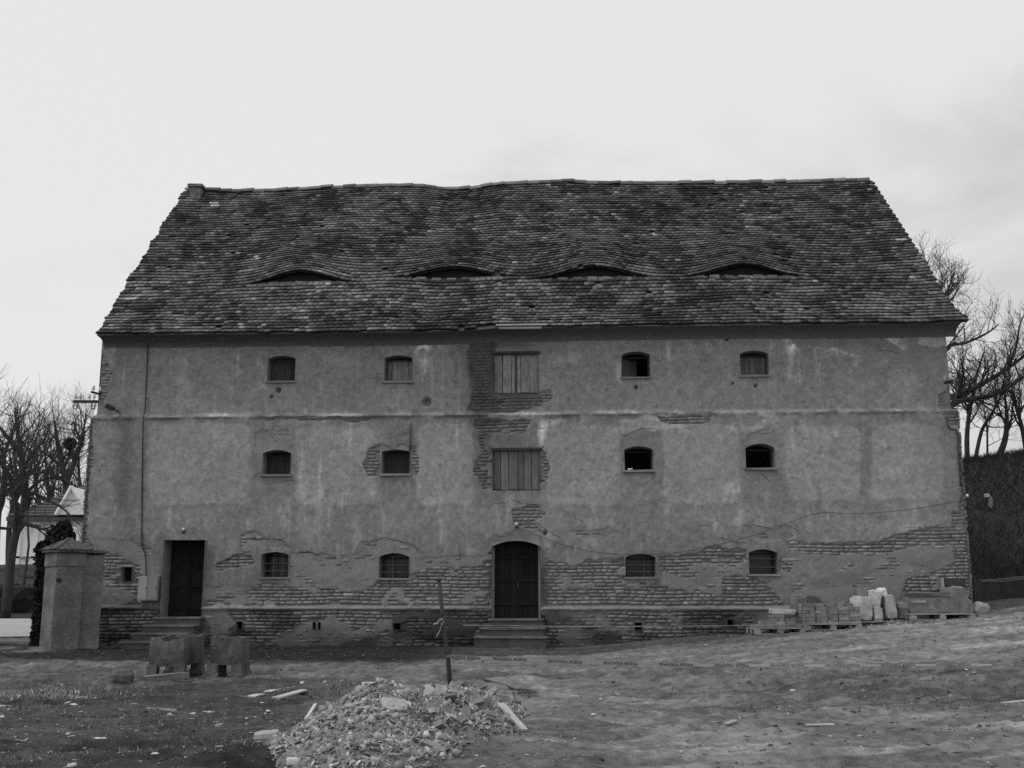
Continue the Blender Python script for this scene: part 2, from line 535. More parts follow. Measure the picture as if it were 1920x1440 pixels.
def opening(name, x0, x1, yc, ysp, yb, reveal):
    ua, zb = W(x0, yb); ub, _ = W(x1, yb)
    ua2, zs = W(x0, ysp); ub2, _ = W(x1, ysp)
    _, zc = W((x0 + x1) / 2, yc)
    ua = (ua + ua2) / 2; ub = (ub + ub2) / 2
    rise = max(zc - zs, 0)
    pts = [(ua, zb), (ub, zb), (ub, zs)]
    if rise > 0.01:
        for k in range(1, 10):
            q = 1 - 2 * k / 10.0
            pts.append(((ua + ub) / 2 + q * (ub - ua) / 2, zs + rise * (1 - q * q)))
    pts.append((ua, zs))
    o = dict(name=name, ua=ua, ub=ub, zb=zb, zs=zs, zc=zs + rise, pts=pts, reveal=reveal)
    OPEN.append(o); return o


WIN = {}
for key, a in {
    'a1': (500, 552, 666, 671, 714), 'b1': (720, 772, 665, 670, 714), 'd1': (1166, 1219, 658, 664, 706), 'e1': (1389, 1442, 656, 662, 703),
    'a2': (493, 545, 844, 850, 890), 'b2': (716, 768, 843, 847, 889), 'd2': (1171, 1224, 837, 843, 882), 'e2': (1398, 1452, 832, 840, 878),
    'a3': (490, 541, 1035, 1040, 1082), 'b3': (711, 767, 1037, 1044, 1084), 'd3': (1173, 1229, 1038, 1045, 1082), 'e3': (1404, 1458, 1030, 1036, 1077)}.items():
    WIN[key] = opening(key, *a, 0.46)
HAT1 = opening('h1', 925, 1009, 662, 662, 736, 0.10)
HAT2 = opening('h2', 924, 1011, 844, 844, 919, 0.10)
DOORL = opening('dl', 307, 384, 1013, 1013, 1157, 0.5)
DOORC = opening('dc', 922, 1014, 1014, 1025, 1160, 0.28)
NICHE = opening('ni', 228, 248, 1063, 1063, 1089, 0.25)
VENTS = [opening('v', a, b, c, c, d, 0.35) for a, b, c, d in ((445, 457, 1165, 1179), (588, 594, 1166, 1180), (598, 603, 1166, 1180), (738, 752, 1168, 1181), (1190, 1203, 1167, 1181), (1362, 1375, 1162, 1173))]

# --- where plaster is gone (sightings of each bare or thinned patch)
BARE = [
    [(130, 1040), (185, 1030), (215, 1040), (262, 1062), (262, 1075), (300, 1092), (305, 1142), (130, 1142)],
    [(384, 1098), (384, 1070), (420, 1052), (440, 1043), (476, 1043), (482, 1060), (440, 1066), (400, 1078)],
    [(384, 1100), (486, 1100), (486, 1092), (545, 1094), (600, 1104), (640, 1100), (705, 1098), (790, 1070), (860, 1066), (905, 1062), (905, 1040), (924, 1036), (924, 1142), (384, 1142)],
    [(1010, 1072), (1030, 1056), (1075, 1060), (1100, 1050), (1172, 1048), (1172, 1092), (1235, 1092), (1235, 1044), (1300, 1040), (1340, 1026), (1402, 1032), (1402, 1080), (1440, 1090), (1480, 1142), (1010, 1142)],
    [(1460, 1040), (1485, 1050), (1480, 1072), (1458, 1070)],
    [(1475, 1016), (1560, 1021), (1640, 1017), (1700, 996), (1780, 986), (1812, 955), (1840, 1020), (1720, 1024), (1640, 1040), (1550, 1043), (1475, 1029)],
    [(1785, 960), (1850, 950), (1850, 1142), (1690, 1142), (1700, 1085), (1790, 1060), (1785, 1020)],
    [(960, 954), (1010, 949), (1024, 966), (1000, 984), (1018, 998), (975, 990), (965, 975)],
    [(880, 645), (897, 626), (926, 626), (926, 735), (1008, 735), (1034, 728), (1042, 742), (1015, 762), (965, 772), (878, 778), (885, 745), (898, 728), (888, 700), (878, 672)],
    [(893, 787), (1000, 787), (985, 812), (912, 815), (905, 843), (926, 845), (926, 918), (905, 915), (896, 900), (884, 885), (886, 870), (900, 850), (898, 820), (890, 800)],
    [(1010, 845), (1020, 838), (1029, 870), (1026, 900), (1010, 916)],
    [(683, 870), (690, 844), (712, 834), (716, 890), (735, 890), (735, 894), (690, 894)],
    [(768, 846), (778, 832), (786, 860), (784, 890), (766, 892)],
    [(120, 785), (172, 788), (173, 850), (166, 900), (163, 1000), (182, 1040), (120, 1040)],
    [(1755, 738), (1780, 722), (1830, 720), (1830, 800), (1785, 800), (1762, 775)],
    [(1798, 850), (1840, 850), (1840, 960), (1802, 960)],
    [(1232, 780), (1330, 778), (1330, 789), (1300, 797), (1245, 793)],
    [(484, 786), (560, 782), (700, 783), (690, 789), (560, 790)],
    [(130, 655), (186, 655), (205, 700), (190, 760), (130, 770)],
]
THIN = [
    [(452, 1040), (451, 1004), (462, 996), (484, 998), (497, 1010), (528, 1012), (541, 1027), (478, 1024), (478, 1042)],
    [(541, 1040), (580, 1036), (620, 1046), (668, 1040), (672, 1018), (700, 1011), (735, 1010), (772, 1020), (790, 1045), (905, 1040), (905, 1070), (790, 1072), (705, 1098), (640, 1104), (541, 1098)],
    [(905, 1042), (925, 1010), (945, 1003), (975, 988), (1010, 1000), (1030, 1035), (1032, 1060), (1012, 1074), (1012, 1025), (970, 1012), (925, 1022)],
    [(1310, 1055), (1345, 1045), (1390, 1058), (1402, 1090), (1372, 1122), (1330, 1104)],
    [(1456, 1030), (1640, 1042), (1720, 1022), (1815, 1018), (1815, 1142), (1478, 1142), (1440, 1090), (1456, 1080)],
    [(478, 845), (480, 815), (500, 807), (545, 812), (553, 840), (551, 905), (500, 911), (475, 900), (482, 880)],
    [(683, 872), (690, 842), (715, 832), (735, 840), (752, 829), (770, 842), (778, 832), (785, 860), (783, 890), (735, 895), (690, 894)],
    [(1165, 818), (1200, 803), (1238, 812), (1241, 890), (1165, 894)],
    [(1390, 830), (1412, 810), (1452, 806), (1453, 835), (1466, 860), (1462, 890), (1425, 906), (1390, 890)],
    [(860, 640), (900, 618), (1030, 618), (1050, 640), (1010, 660), (925, 662), (880, 660)],
    [(1400, 985), (1460, 985), (1490, 1010), (1430, 1014), (1395, 1000)],
    [(1060, 1000), (1140, 985), (1160, 998), (1110, 1010)],
    [(183, 1010), (250, 1015), (300, 1040), (300, 1085), (262, 1070), (215, 1045)],
    [(1480, 632), (1650, 628), (1700, 660), (1640, 680), (1560, 650), (1490, 650)],
    [(1700, 640), (1770, 650), (1760, 690), (1690, 680)],
    [(330, 785), (440, 783), (420, 790), (335, 792)],
]


def cover(px, py, u, z):
    """0 plaster, 1 thin coat, 2 bare masonry"""
    wx = px + 9 * (fbm(u * 1.7, z * 1.7, 0) - 0.5) * 2 + 3.0 * (fbm(u * 7, z * 7, 3, 3) - 0.5) * 2
    wy = py + 7 * (fbm(u * 1.7 + 40, z * 1.7, 1) - 0.5) * 2 + 3.0 * (fbm(u * 7 + 11, z * 7, 4, 3) - 0.5) * 2
    c = np.zeros(px.shape)
    for p in THIN: c[inpoly(wx, wy, p)] = 1
    for p in BARE: c[inpoly(wx, wy, p)] = 2
    low = z < ZL - 0.005
    isl = fbm(u * 0.9, z * 2.2, 6)
    c[low] = np.where(isl[low] > 0.56, 1, 2)
    zone = (py > 1040) & (~low) & (c == 2)
    c[zone & (fbm(u * 1.4 + 7, z * 2.6, 2) > 0.575)] = 1
    return c


# --- the wall sheet
STEP = 0.028
nu = int((UR0 - UL0) / STEP); nz = int((ZT + 0.45) / STEP)
us = np.linspace(UL0, UR0, nu + 1); zs = np.linspace(-0.45, ZT, nz + 1)
U, Z = np.meshgrid(us, zs)
# upper storey is a little narrower than the storeys below
k = sst(ZS - 0.02, ZS + 0.07, Z)
mid_ = (UL0 + UR0) / 2
U = np.where(U < mid_, UL0 + (U - UL0) * 1.0 + k * (UL1 - UL0) * (mid_ - U) / (mid_ - UL0), U + k * (UR1 - UR0) * (U - mid_) / (UR0 - mid_))
PX, PY = projl(U, np.zeros_like(U), Z)
CV = cover(PX, PY, U, Z)
und = 0.02 * (fbm(U * 0.5, Z * 0.5, 2) - 0.5) * 2 + 0.006 * (fbm(U * 4, Z * 4, 5) - 0.5) * 2
thick = np.where(CV == 0, 0.024, np.where(CV == 1, 0.002 + 0.022 * fbm(U * 2.2, Z * 4, 1), np.where(PY < 1000, -0.003, -0.009) + 0.016 * (fbm(U * 9, Z * 9, 4, 2) - 0.5)))
Y = prof(Z) - thick - und
# crumbling ledge at string course and plinth: broken nosing
nos = 0.05 * np.exp(-((Z - ZS + 0.03) / 0.04) ** 2) * sst(0.3, 0.62, fbm(U * 2.2, U * 0 + 3, 2)) + 0.045 * np.exp(-((Z - ZL + 0.035) / 0.05) ** 2) * sst(0.25, 0.5, fbm(U * 1.2, U * 0 + 8, 4))
Y = Y - nos
# small knocked-out holes
for hx, hy, hr in ((520, 731, 0.07), (507, 743, 0.04), (800, 753, 0.11), (1193, 725, 0.05), (1418, 722, 0.04), (1375, 717, 0.03), (1364, 634, 0.04), (1022, 1000, 0.05)):
    hu, hz = W(hx, hy); Y = Y + 0.16 * np.exp(-(((U - hu) / hr) ** 2 + ((Z - hz) / hr) ** 2) ** 2)
# colour of the coats
pt = 0.256 * (0.93 + 0.14 * fbm(U * 0.45, Z * 0.45, 3)) * (0.93 + 0.14 * fbm(U * 2.1, Z * 2.1, 4)) * (0.80 + 0.4 * fbm(U * 11, Z * 11, 6, 3))
pwx = PX + 6 * (fbm(U * 1.3, Z * 1.3, 5) - 0.5) * 2; pwy = PY + 6 * (fbm(U * 1.3 + 9, Z * 1.3, 6) - 0.5) * 2


def rrect(x0, y0, x1, y1, r=18, soft=3):
    dx = np.maximum(np.maximum(x0 + r - pwx, pwx - x1 + r), 0); dy = np.maximum(np.maximum(y0 + r - pwy, pwy - y1 + r), 0)
    return sst(soft, -soft, np.hypot(dx, dy) - r)


def blob(x, y, rx, ry, hard=False):
    d = ((pwx - x) / rx) ** 2 + ((pwy - y) / ry) ** 2
    return sst(1.3, 0.7, d) if hard else np.exp(-d)


midst = sst(775, 785, PY) * sst(960, 945, PY)
pt = pt * (1 - 0.06 * midst)
for r_ in ((282, 795, 470, 945), (556, 800, 702, 946), (782, 793, 888, 946), (1026, 798, 1160, 946), (1244, 797, 1386, 944), (1474, 798, 1612, 936), (1634, 797, 1768, 936)):
    pt = pt * (1 + 0.30 * rrect(*r_))
for r_ in ((720, 796, 776, 842), (905, 805, 1012, 845), (1170, 790, 1240, 803)): pt = pt * (1 - 0.16 * rrect(*r_, r=6))
# old coats flaked in hard-edged layers
for sd_, th_, am_, sc_ in ((1, 0.56, -0.05, 0.9), (3, 0.58, 0.04, 1.3), (5, 0.61, -0.06, 2.2), (6, 0.63, 0.08, 3.0), (2, 0.63, 0.15, 7.5), (4, 0.65, -0.18, 8.0)):
    pt = pt * (1 + am_ * sst(th_, th_ + 0.025, fbm(U * sc_ + 31 * sd_, Z * sc_, sd_, 5)))
# lime runs and blooms
runs = sst(0.66, 0.80, vn(U * 7.0, Z * 0.55, 2) * 0.65 + vn(U * 23, Z * 1.6, 5) * 0.35)
pt = pt * (1 + 0.34 * runs * sst(0.45, 0.65, fbm(U * 0.4 + 3, Z * 0.4, 7)))
flk = sst(0.60, 0.72, fbm(U * 4.2, Z * 1.6, 6)) * sst(930, 955, PY) * sst(1075, 1040, PY)
pt = pt * (1 + 0.30 * flk)
strl = sst(0.50, 0.62, fbm(U * 1.1, Z * 5, 3)) * sst(8, 2, np.abs(pwy - 782 + (PX - 300) * 0.0085)) * sst(300, 420, PX)
pt = pt * (1 + 0.7 * strl)
strl2 = sst(0.47, 0.6, fbm(U * 1.6, Z * 4, 7)) * sst(26, 8, np.abs(pwy - 792)) * sst(1120, 1180, PX) * sst(1490, 1420, PX)
pt = pt * (1 + 0.6 * strl2)
br = fbm(U * 5, Z * 3, 1)
eav = sst(0.53, 0.58, fbm(U * 2.4, Z * 4.5, 2, 5)) * sst(1440, 1500, PX) * sst(26, 6, np.abs(pwy - 642))     # lime flaking under the right-hand eaves
pt = pt * (1 + 0.75 * eav)
chip = sst(0.54, 0.58, fbm(U * 3.1, Z * 7, 4, 5)) * sst(9, 3, np.abs(PY - 783 + (PX - 300) * 0.0085))
pt = pt * (1 - 0.35 * chip)
for x, y, rx, ry, a in ((795, 650, 32, 9, 1.0), (792, 668, 9, 26, 0.6), (1482, 645, 9, 18, 1.1), (1485, 690, 7, 40, 0.35), (1560, 641, 75, 8, 1.0), (1590, 660, 40, 8, 0.5), (1690, 655, 30, 7, 0.5), (1640, 632, 20, 8, 0.6), (1254, 655, 4, 32, 0.5), (1022, 800, 9, 14, 1.2), (1019, 825, 5, 18, 0.9), (1040, 790, 14, 6, 0.8),
                        (885, 1035, 6, 12, 1.2), (875, 1048, 8, 6, 0.8), (490, 720, 8, 30, 0.45), (488, 692, 6, 16, 0.4), (1755, 662, 8, 10, 0.6), (1610, 690, 14, 40, 0.25), (1700, 720, 16, 40, 0.2), (340, 730, 14, 50, 0.25), (1385, 960, 12, 30, 0.5), (1370, 925, 16, 24, 0.3), (1160, 700, 6, 22, 0.5), (1445, 690, 8, 40, 0.35), (208, 660, 6, 22, 0.5), (1070, 668, 30, 8, 0.3), (700, 930, 8, 18, 0.3), (520, 710, 20, 4, 0.3), (1730, 948, 14, 6, 0.3)):
    pt = pt * (1 + a * 0.85 * blob(x, y, rx, ry) * (0.25 + 1.4 * sst(0.45, 0.55, br)))
for x, y, rx, ry, a in ((238, 850, 16, 110, 0.28), (232, 940, 18, 40, 0.2), (900, 665, 26, 45, 0.4), (903, 700, 34, 75, 0.45), (905, 850, 26, 70, 0.3), (955, 750, 60, 20, 0.25), (870, 650, 34, 26, 0.25), (975, 640, 60, 18, 0.35), (190, 690, 24, 50, 0.2), (225, 1030, 60, 22, 0.35), (215, 690, 16, 40, 0.15), (955, 825, 40, 18, 0.22), (1600, 660, 40, 16, 0.2), (1760, 650, 40, 20, 0.2), (1530, 880, 6, 60, 0.05), (1620, 870, 10, 70, 0.15), (940, 760, 60, 24, 0.2), (1400, 1000, 90, 16, 0.12), (600, 1000, 300, 20, 0.06)):
    pt = pt * (1 - a * blob(x, y, rx, ry) * (0.5 + fbm(U * 2, Z * 2, 2)))
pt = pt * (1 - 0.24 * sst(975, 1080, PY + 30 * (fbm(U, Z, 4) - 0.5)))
thin_t = 0.225 * (0.75 + 0.5 * fbm(U * 3, Z * 5, 6)) * (0.85 + 0.3 * fbm(U * 0.7, Z * 0.7, 5))
mort = 0.16 * (0.7 + 0.6 * fbm(U * 5, Z * 5, 2))
ft = np.where(CV == 0, pt, np.where(CV == 1, thin_t, mort))
ft = np.where((CV == 1) & (PY < 1000), ft * 1.05, ft)
ft = np.where((CV == 2) & (PY < 1000), ft * 1.15, ft)
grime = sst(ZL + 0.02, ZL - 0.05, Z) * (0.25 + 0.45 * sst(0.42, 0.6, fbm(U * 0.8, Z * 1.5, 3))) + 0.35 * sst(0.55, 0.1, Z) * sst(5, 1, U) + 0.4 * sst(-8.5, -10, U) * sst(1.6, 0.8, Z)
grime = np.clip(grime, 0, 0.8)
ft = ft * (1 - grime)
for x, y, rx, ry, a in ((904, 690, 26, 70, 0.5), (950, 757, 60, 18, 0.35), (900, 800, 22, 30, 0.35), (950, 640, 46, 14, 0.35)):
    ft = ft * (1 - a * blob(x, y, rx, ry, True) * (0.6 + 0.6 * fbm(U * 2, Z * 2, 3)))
led = np.exp(-((Z - ZL + 0.02) / 0.045) ** 2) * sst(0.30, 0.5, fbm(U * 1.2, U * 0 + 8, 4)) * sst(-9.5, -8, U)
ft = ft * (1 - led) + 0.21 * led * (0.7 + 0.6 * fbm(U * 4, Z * 4, 4))

# cut the openings, snapping the rim of the hole to the true outline
cu = (U[:-1, :-1] + U[1:, 1:]) / 2; cz = (Z[:-1, :-1] + Z[1:, 1:]) / 2
keep = np.ones(cu.shape, bool)
for o in OPEN:
    hole = inpoly(cu, cz, o['pts'])
    if not hole.any(): continue
    keep &= ~hole
    touch = np.zeros(U.shape, bool); solid = np.zeros(U.shape, bool)
    for a in (0, 1):
        for b in (0, 1):
            sl = (slice(a, a + hole.shape[0]), slice(b, b + hole.shape[1]))
            touch[sl] |= hole; solid[sl] |= ~hole
    J, I = np.where(touch & solid)
    P = np.array(o['pts']); Q = np.roll(P, -1, 0)
    dense = np.concatenate([P[i] + (Q[i] - P[i]) * np.linspace(0, 1, 40)[:, None] for i in range(len(P))])
    pv = np.stack([U[J, I], Z[J, I]], -1)
    near = dense[np.argmin(((pv[:, None] - dense[None]) ** 2).sum(-1), 1)]
    U[J, I] = near[:, 0]; Z[J, I] = near[:, 1]
ii = np.arange(U.size).reshape(U.shape)
F = np.stack([ii[:-1, :-1], ii[:-1, 1:], ii[1:, 1:], ii[1:, :-1]], -1)[keep]
wall = obj('front_wall', mesh_np('front_wall', np.stack([U, Y, Z], -1).reshape(-1, 3), F, ft.ravel(), 'POINT', True), 'plaster', GR)

# --- bare bricks, each with its own edges
CH = 0.0875
recs = []
for ci in range(int(-0.25 / CH), int(ZT / CH)):
    z0 = ci * CH + 0.02 * 0
    u = UL0 + (0.0 if ci % 2 else 0.14) + random.uniform(-0.03, 0.03)
    while u < UR0 - 0.05:
        ln = random.choice((0.26, 0.26, 0.13, 0.14, 0.25, 0.2, 0.13))
        recs.append((u, z0, min(ln, UR0 - u), ci)); u += ln + 0.024
B = np.array([(r[0] + r[2] / 2, r[1] + CH / 2, r[2]) for r in recs])
wav = 0.012 * np.sin(B[:, 0] * 1.1) + 0.01 * np.sin(B[:, 0] * 2.7 + 1)
B[:, 1] += wav
bpx, bpy_ = projl(B[:, 0], np.zeros(len(B)), B[:, 1])
bc = cover(bpx, bpy_, B[:, 0], B[:, 1])
ok = bc >= 1
for su, sz2 in ((-1, -1), (1, -1), (-1, 1), (1, 1)):       # a brick also counts where only its corner is laid bare
    cu_, cz_ = B[:, 0] + su * B[:, 2] / 2, B[:, 1] + sz2 * CH / 2
    cpx, cpy = projl(cu_, np.zeros(len(B)), cz_)
    c2 = cover(cpx, cpy, cu_, cz_); ok |= c2 >= 1; bc = np.maximum(bc, c2)
ok &= (np.abs(B[:, 1] - ZL) > 0.06) & (np.abs(B[:, 1] - ZS) > 0.07) & (B[:, 1] < ZT - 0.05)
ok &= ~((B[:, 1] > ZS) & ((B[:, 0] - B[:, 2] / 2 < UL1 + 0.02) | (B[:, 0] + B[:, 2] / 2 > UR1 - 0.02)))
ok &= ~((bc == 1) & (bpy_ < 960))
ok &= rng.random(len(B)) > 0.03
for o in OPEN:
    ok &= ~((B[:, 0] + B[:, 2] / 2 > o['ua'] - 0.015) & (B[:, 0] - B[:, 2] / 2 < o['ub'] + 0.015) & (B[:, 1] + CH / 2 > o['zb'] - 0.02) & (B[:, 1] - CH / 2 < o['zc'] + 0.03))
B = B[ok]; bc = bc[ok]; bpx = bpx[ok]; bpy_ = bpy_[ok]
n = len(B)
front = prof(B[:, 1]) - 0.003 - 0.010 * rng.random(n) - 0.02 * (fbm(B[:, 0] * 0.5, B[:, 1] * 0.5, 2) - 0.5) * 2
hh = CH / 2 - 0.003 - 0.012 * rng.random(n); hl = B[:, 2] / 2 + 0.010 - 0.020 * rng.random(n) ** 1.5
A = np.zeros((n, 8, 3)); q = 0
for iz in (-1, 1):
    for iy in (-1, 1):
        for ix in (-1, 1):
            A[:, q, 0] = B[:, 0] + ix * hl + rng.uniform(-0.006, 0.006, n) * (iy < 0)
            A[:, q, 1] = np.where(iy < 0, front + rng.uniform(-0.005, 0.005, n), front + 0.09)
            A[:, q, 2] = B[:, 1] + iz * hh + rng.uniform(-0.005, 0.005, n) * (iy < 0)
            q += 1
btone = 0.195 * (0.76 + 0.48 * rng.random(n)) * (0.8 + 0.4 * fbm(B[:, 0] * 0.8, B[:, 1] * 0.8, 6))
gb = (B[:, 1] < ZL) * (0.1 + 0.5 * sst(0.42, 0.6, fbm(B[:, 0] * 0.8, B[:, 1] * 1.5, 3))) + 0.35 * sst(0.55, 0.1, B[:, 1]) * sst(5, 1, B[:, 0]) + 0.4 * sst(-8.5, -10, B[:, 0]) * sst(1.6, 0.8, B[:, 1])
btone *= 1 - np.clip(gb, 0, 0.8)
btone = np.where((rng.random(n) < 0.05) & (B[:, 1] > ZL), btone * 1.4, btone)
btone = np.where(bpy_ < 1000, 0.4 * btone + 0.105, btone)
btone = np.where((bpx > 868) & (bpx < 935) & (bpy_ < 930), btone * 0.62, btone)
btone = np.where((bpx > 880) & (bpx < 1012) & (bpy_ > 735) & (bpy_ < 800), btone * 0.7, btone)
dist = np.hypot(bpx - 930, (bpy_ - 1105) * 2.5)
order = np.argsort(np.where((bc == 2) & (B[:, 1] < 2.2), dist, 1e9))
single = order[:300]; rest = order[300:]
for i in single:
    c = A[i].mean(0)
    V_, F_ = boxes_np(A[i:i + 1] - c)
    obj('brick', mesh_np('brick', V_, F_, np.full(6, btone[i])), 'brick', wall, loc=c)
V_, F_ = boxes_np(A[rest])
obj('brickwork', mesh_np('brickwork', V_, F_, np.repeat(btone[rest], 6)), 'brick', wall, kind='stuff')

# --- cracks in the plaster
def crack(pts, wd=0.010):
    dense = []
    for (x0, y0), (x1, y1) in zip(pts[:-1], pts[1:]):
        m_ = max(2, int(math.hypot(x1 - x0, y1 - y0) / 3))
        for k in range(m_): dense.append((x0 + (x1 - x0) * k / m_ + random.gauss(0, 0.7), y0 + (y1 - y0) * k / m_ + random.gauss(0, 0.7)))
    dense.append(pts[-1]); vs = []
    for i, (x, y) in enumerate(dense):
        u, z = W(x, y)
        j = int(np.clip(round((z + 0.45) / (ZT + 0.45) * nz), 0, nz)); c = int(np.clip(round((u - UL0) / (UR0 - UL0) * nu), 0, nu))
        yy = float(Y[max(j - 1, 0):j + 2, max(c - 1, 0):c + 2].min()) - 0.002
        hw = wd * 0.5 * random.uniform(0.4, 1.3) * min(1, i / 2 + 0.2, (len(dense) - 1 - i) / 2 + 0.2)
        vs += [(u - hw * 0.5, yy, z - hw), (u + hw * 0.5, yy, z + hw)]
    MB().add(vs, [(2 * i, 2 * i + 2, 2 * i + 3, 2 * i + 1) for i in range(len(dense) - 1)]).build('crack', 'void', wall)


for pts in ([(452, 1036), (451, 1004), (462, 996), (484, 998), (497, 1010), (528, 1012), (542, 1027)], [(384, 1068), (420, 1052), (440, 1040), (462, 1036)], [(668, 1034), (674, 1015), (705, 1012), (722, 1008), (735, 1012), (770, 1018), (790, 1034)], [(558, 1036), (580, 1034), (600, 1044)],
            [(480, 840), (480, 815), (500, 809), (515, 815), (545, 814), (553, 826)], [(512, 800), (508, 815), (520, 828), (530, 818)], [(475, 905), (482, 890), (500, 878)], [(690, 893), (682, 868), (692, 841), (720, 834), (735, 842)], [(745, 842), (752, 830), (770, 840), (778, 833), (786, 856)],
            [(1160, 815), (1175, 817), (1190, 808), (1204, 803), (1228, 803), (1238, 813)], [(1392, 828), (1408, 812), (1435, 813), (1452, 809), (1452, 832)], [(1250, 782), (1272, 790), (1285, 793)], [(1425, 888), (1436, 895), (1444, 905)], [(910, 955), (925, 945), (950, 942), (958, 936), (985, 945), (1020, 948)],
            [(905, 1040), (912, 1012), (930, 1002), (945, 1008), (962, 998)], [(1000, 975), (1020, 990), (1035, 1000), (1052, 1008)], [(1085, 972), (1092, 980), (1082, 992)], [(1390, 985), (1412, 984), (1440, 990), (1445, 993)], [(1445, 1000), (1470, 985), (1490, 990), (1500, 1002)], [(1300, 987), (1325, 985), (1345, 975), (1360, 984)],
            [(1345, 1010), (1362, 1010), (1380, 1018), (1400, 1016)], [(1700, 990), (1740, 988), (1785, 980)], [(188, 875), (186, 895), (192, 873), (204, 874)], [(232, 1070), (240, 1060)], [(1640, 640), (1655, 655), (1690, 660)], [(1020, 806), (1005, 800), (985, 808), (930, 812)], [(840, 795), (862, 794), (858, 806)], [(1180, 990), (1165, 1000), (1160, 1012)], [(560, 905), (545, 900), (530, 905)], [(820, 1075), (850, 1070), (880, 1076), (905, 1070)]):
    crack(pts)

# --- side, rear and gable walls
RIDGE_Y, EAVE_Y = 6.0, -0.42
mb = MB()
for s, (a, b) in enumerate(((UL0, UL1), (UR0, UR1))):
    t = 0.04 if s == 0 else -0.04
    mb.add([(a, -0.03, -0.45), (a, DEEP, -0.45), (a, DEEP, ZS), (a, -0.03, ZS), (b, 0.1, ZS + 0.07), (b, DEEP, ZS + 0.07), (b, DEEP, ZT), (b, RIDGE_Y, 14.1), (b, 0.1, ZT)],
           [(0, 1, 2, 3), (3, 2, 5, 4), (4, 5, 6, 7, 8)], 0.2)
mb.add([(UL0, DEEP, -0.45), (UR0, DEEP, -0.45), (UR0, DEEP, ZT), (UL0, DEEP, ZT)], [(0, 1, 2, 3)], 0.2)
mb.add([(UL0 + .1, 0.2, 0.3), (UR0 - .1, 0.2, 0.3), (UR0 - .1, DEEP - .1, 0.3), (UL0 + .1, DEEP - .1, 0.3)], [(0, 1, 2, 3)], 0.06)
mb.build('side_and_rear_wall', 'plaster', GR)
# toothed corner bricks seen along both ends
ct = MB()
for ci in range(0, 66):
    z = 0.25 + ci * CH
    if z > ZS - 0.1: break
    for s in (-1, 1):
        if random.random() < 0.85:
            ct.box(((UL0 if s < 0 else UR0) + s * random.uniform(-0.01, 0.012), 0.06, z + CH / 2), (0.05, 0.2, CH - 0.014), jit=0.006, tone=0.15 * random.uniform(0.7, 1.3))
ct.build('corner_bricks', 'brick', GR, kind='stuff')


# --- windows, hatches and doors
def reveal(o, name, m='reveal', front=None, back=None):
    p = o['pts']; n = len(p)
    f = float(prof(o['zb'] + 0.1)) - 0.036 if front is None else front
    b = o['reveal'] if back is None else back
    mb = MB()
    spl = 0.0
    mb.add([(u, f, z) for u, z in p] + [(u, b, z) for u, z in p], [(i, n + i, n + (i + 1) % n, (i + 1) % n) for i in range(n)])
    return mb.build(name, m, GR)


def boards(o, y, n, parent, m, gap=0.012, missing=(), top=None, name='shutter_board', tilt=0.0):
    wdt = (o['ub'] - o['ua']) / n
    for i in range(n):
        if i in missing: continue
        zt = (o['zs'] if top is None else top) + random.uniform(-0.02, 0.0)
        zb = o['zb'] + random.uniform(0.005, 0.03)
        b = MB().box((0, 0, 0), (wdt - gap * random.uniform(0.4, 1.5), 0.03, zt - zb), jit=0.003)
        b.build(name, m, parent, loc=(o['ua'] + wdt * (i + 0.5), y + random.uniform(-0.006, 0.006), (zb + zt) / 2), rot=(0, random.uniform(-0.006, 0.006), 0))


def backfill(o, y, parent, m, name='pane'):
    MB().add([(u, y, z) for u, z in o['pts']], [tuple(range(len(o['pts'])))]).build(name, m, parent)


def sill(o, parent, m='reveal', out=0.05, th=0.05):
    f = float(prof(o['zb'])) - 0.034
    MB().box((0, 0, 0), (o['ub'] - o['ua'] + 0.10, out + o['reveal'] - f * 0, th), jit=0.008).build('sill', m, parent, loc=((o['ua'] + o['ub']) / 2, f + (o['reveal'] - out) / 2, o['zb'] - th / 2 + 0.004))


def frame(o, y, parent, m='dark_wood', t=0.05):
    mb = MB(); uc = (o['ua'] + o['ub']) / 2; wd = o['ub'] - o['ua']; h = o['zs'] - o['zb']
    for s in (-1, 1): mb.box((uc + s * (wd / 2 - t / 2), y, o['zb'] + h / 2), (t, 0.05, h))
    mb.box((uc, y, o['zs'] - t / 2 - 0.002), (wd - 2 * t, 0.048, t)); mb.box((uc, y, o['zb'] + t / 2 + 0.002), (wd - 2 * t, 0.048, t))
    mb.build('frame', m, parent)


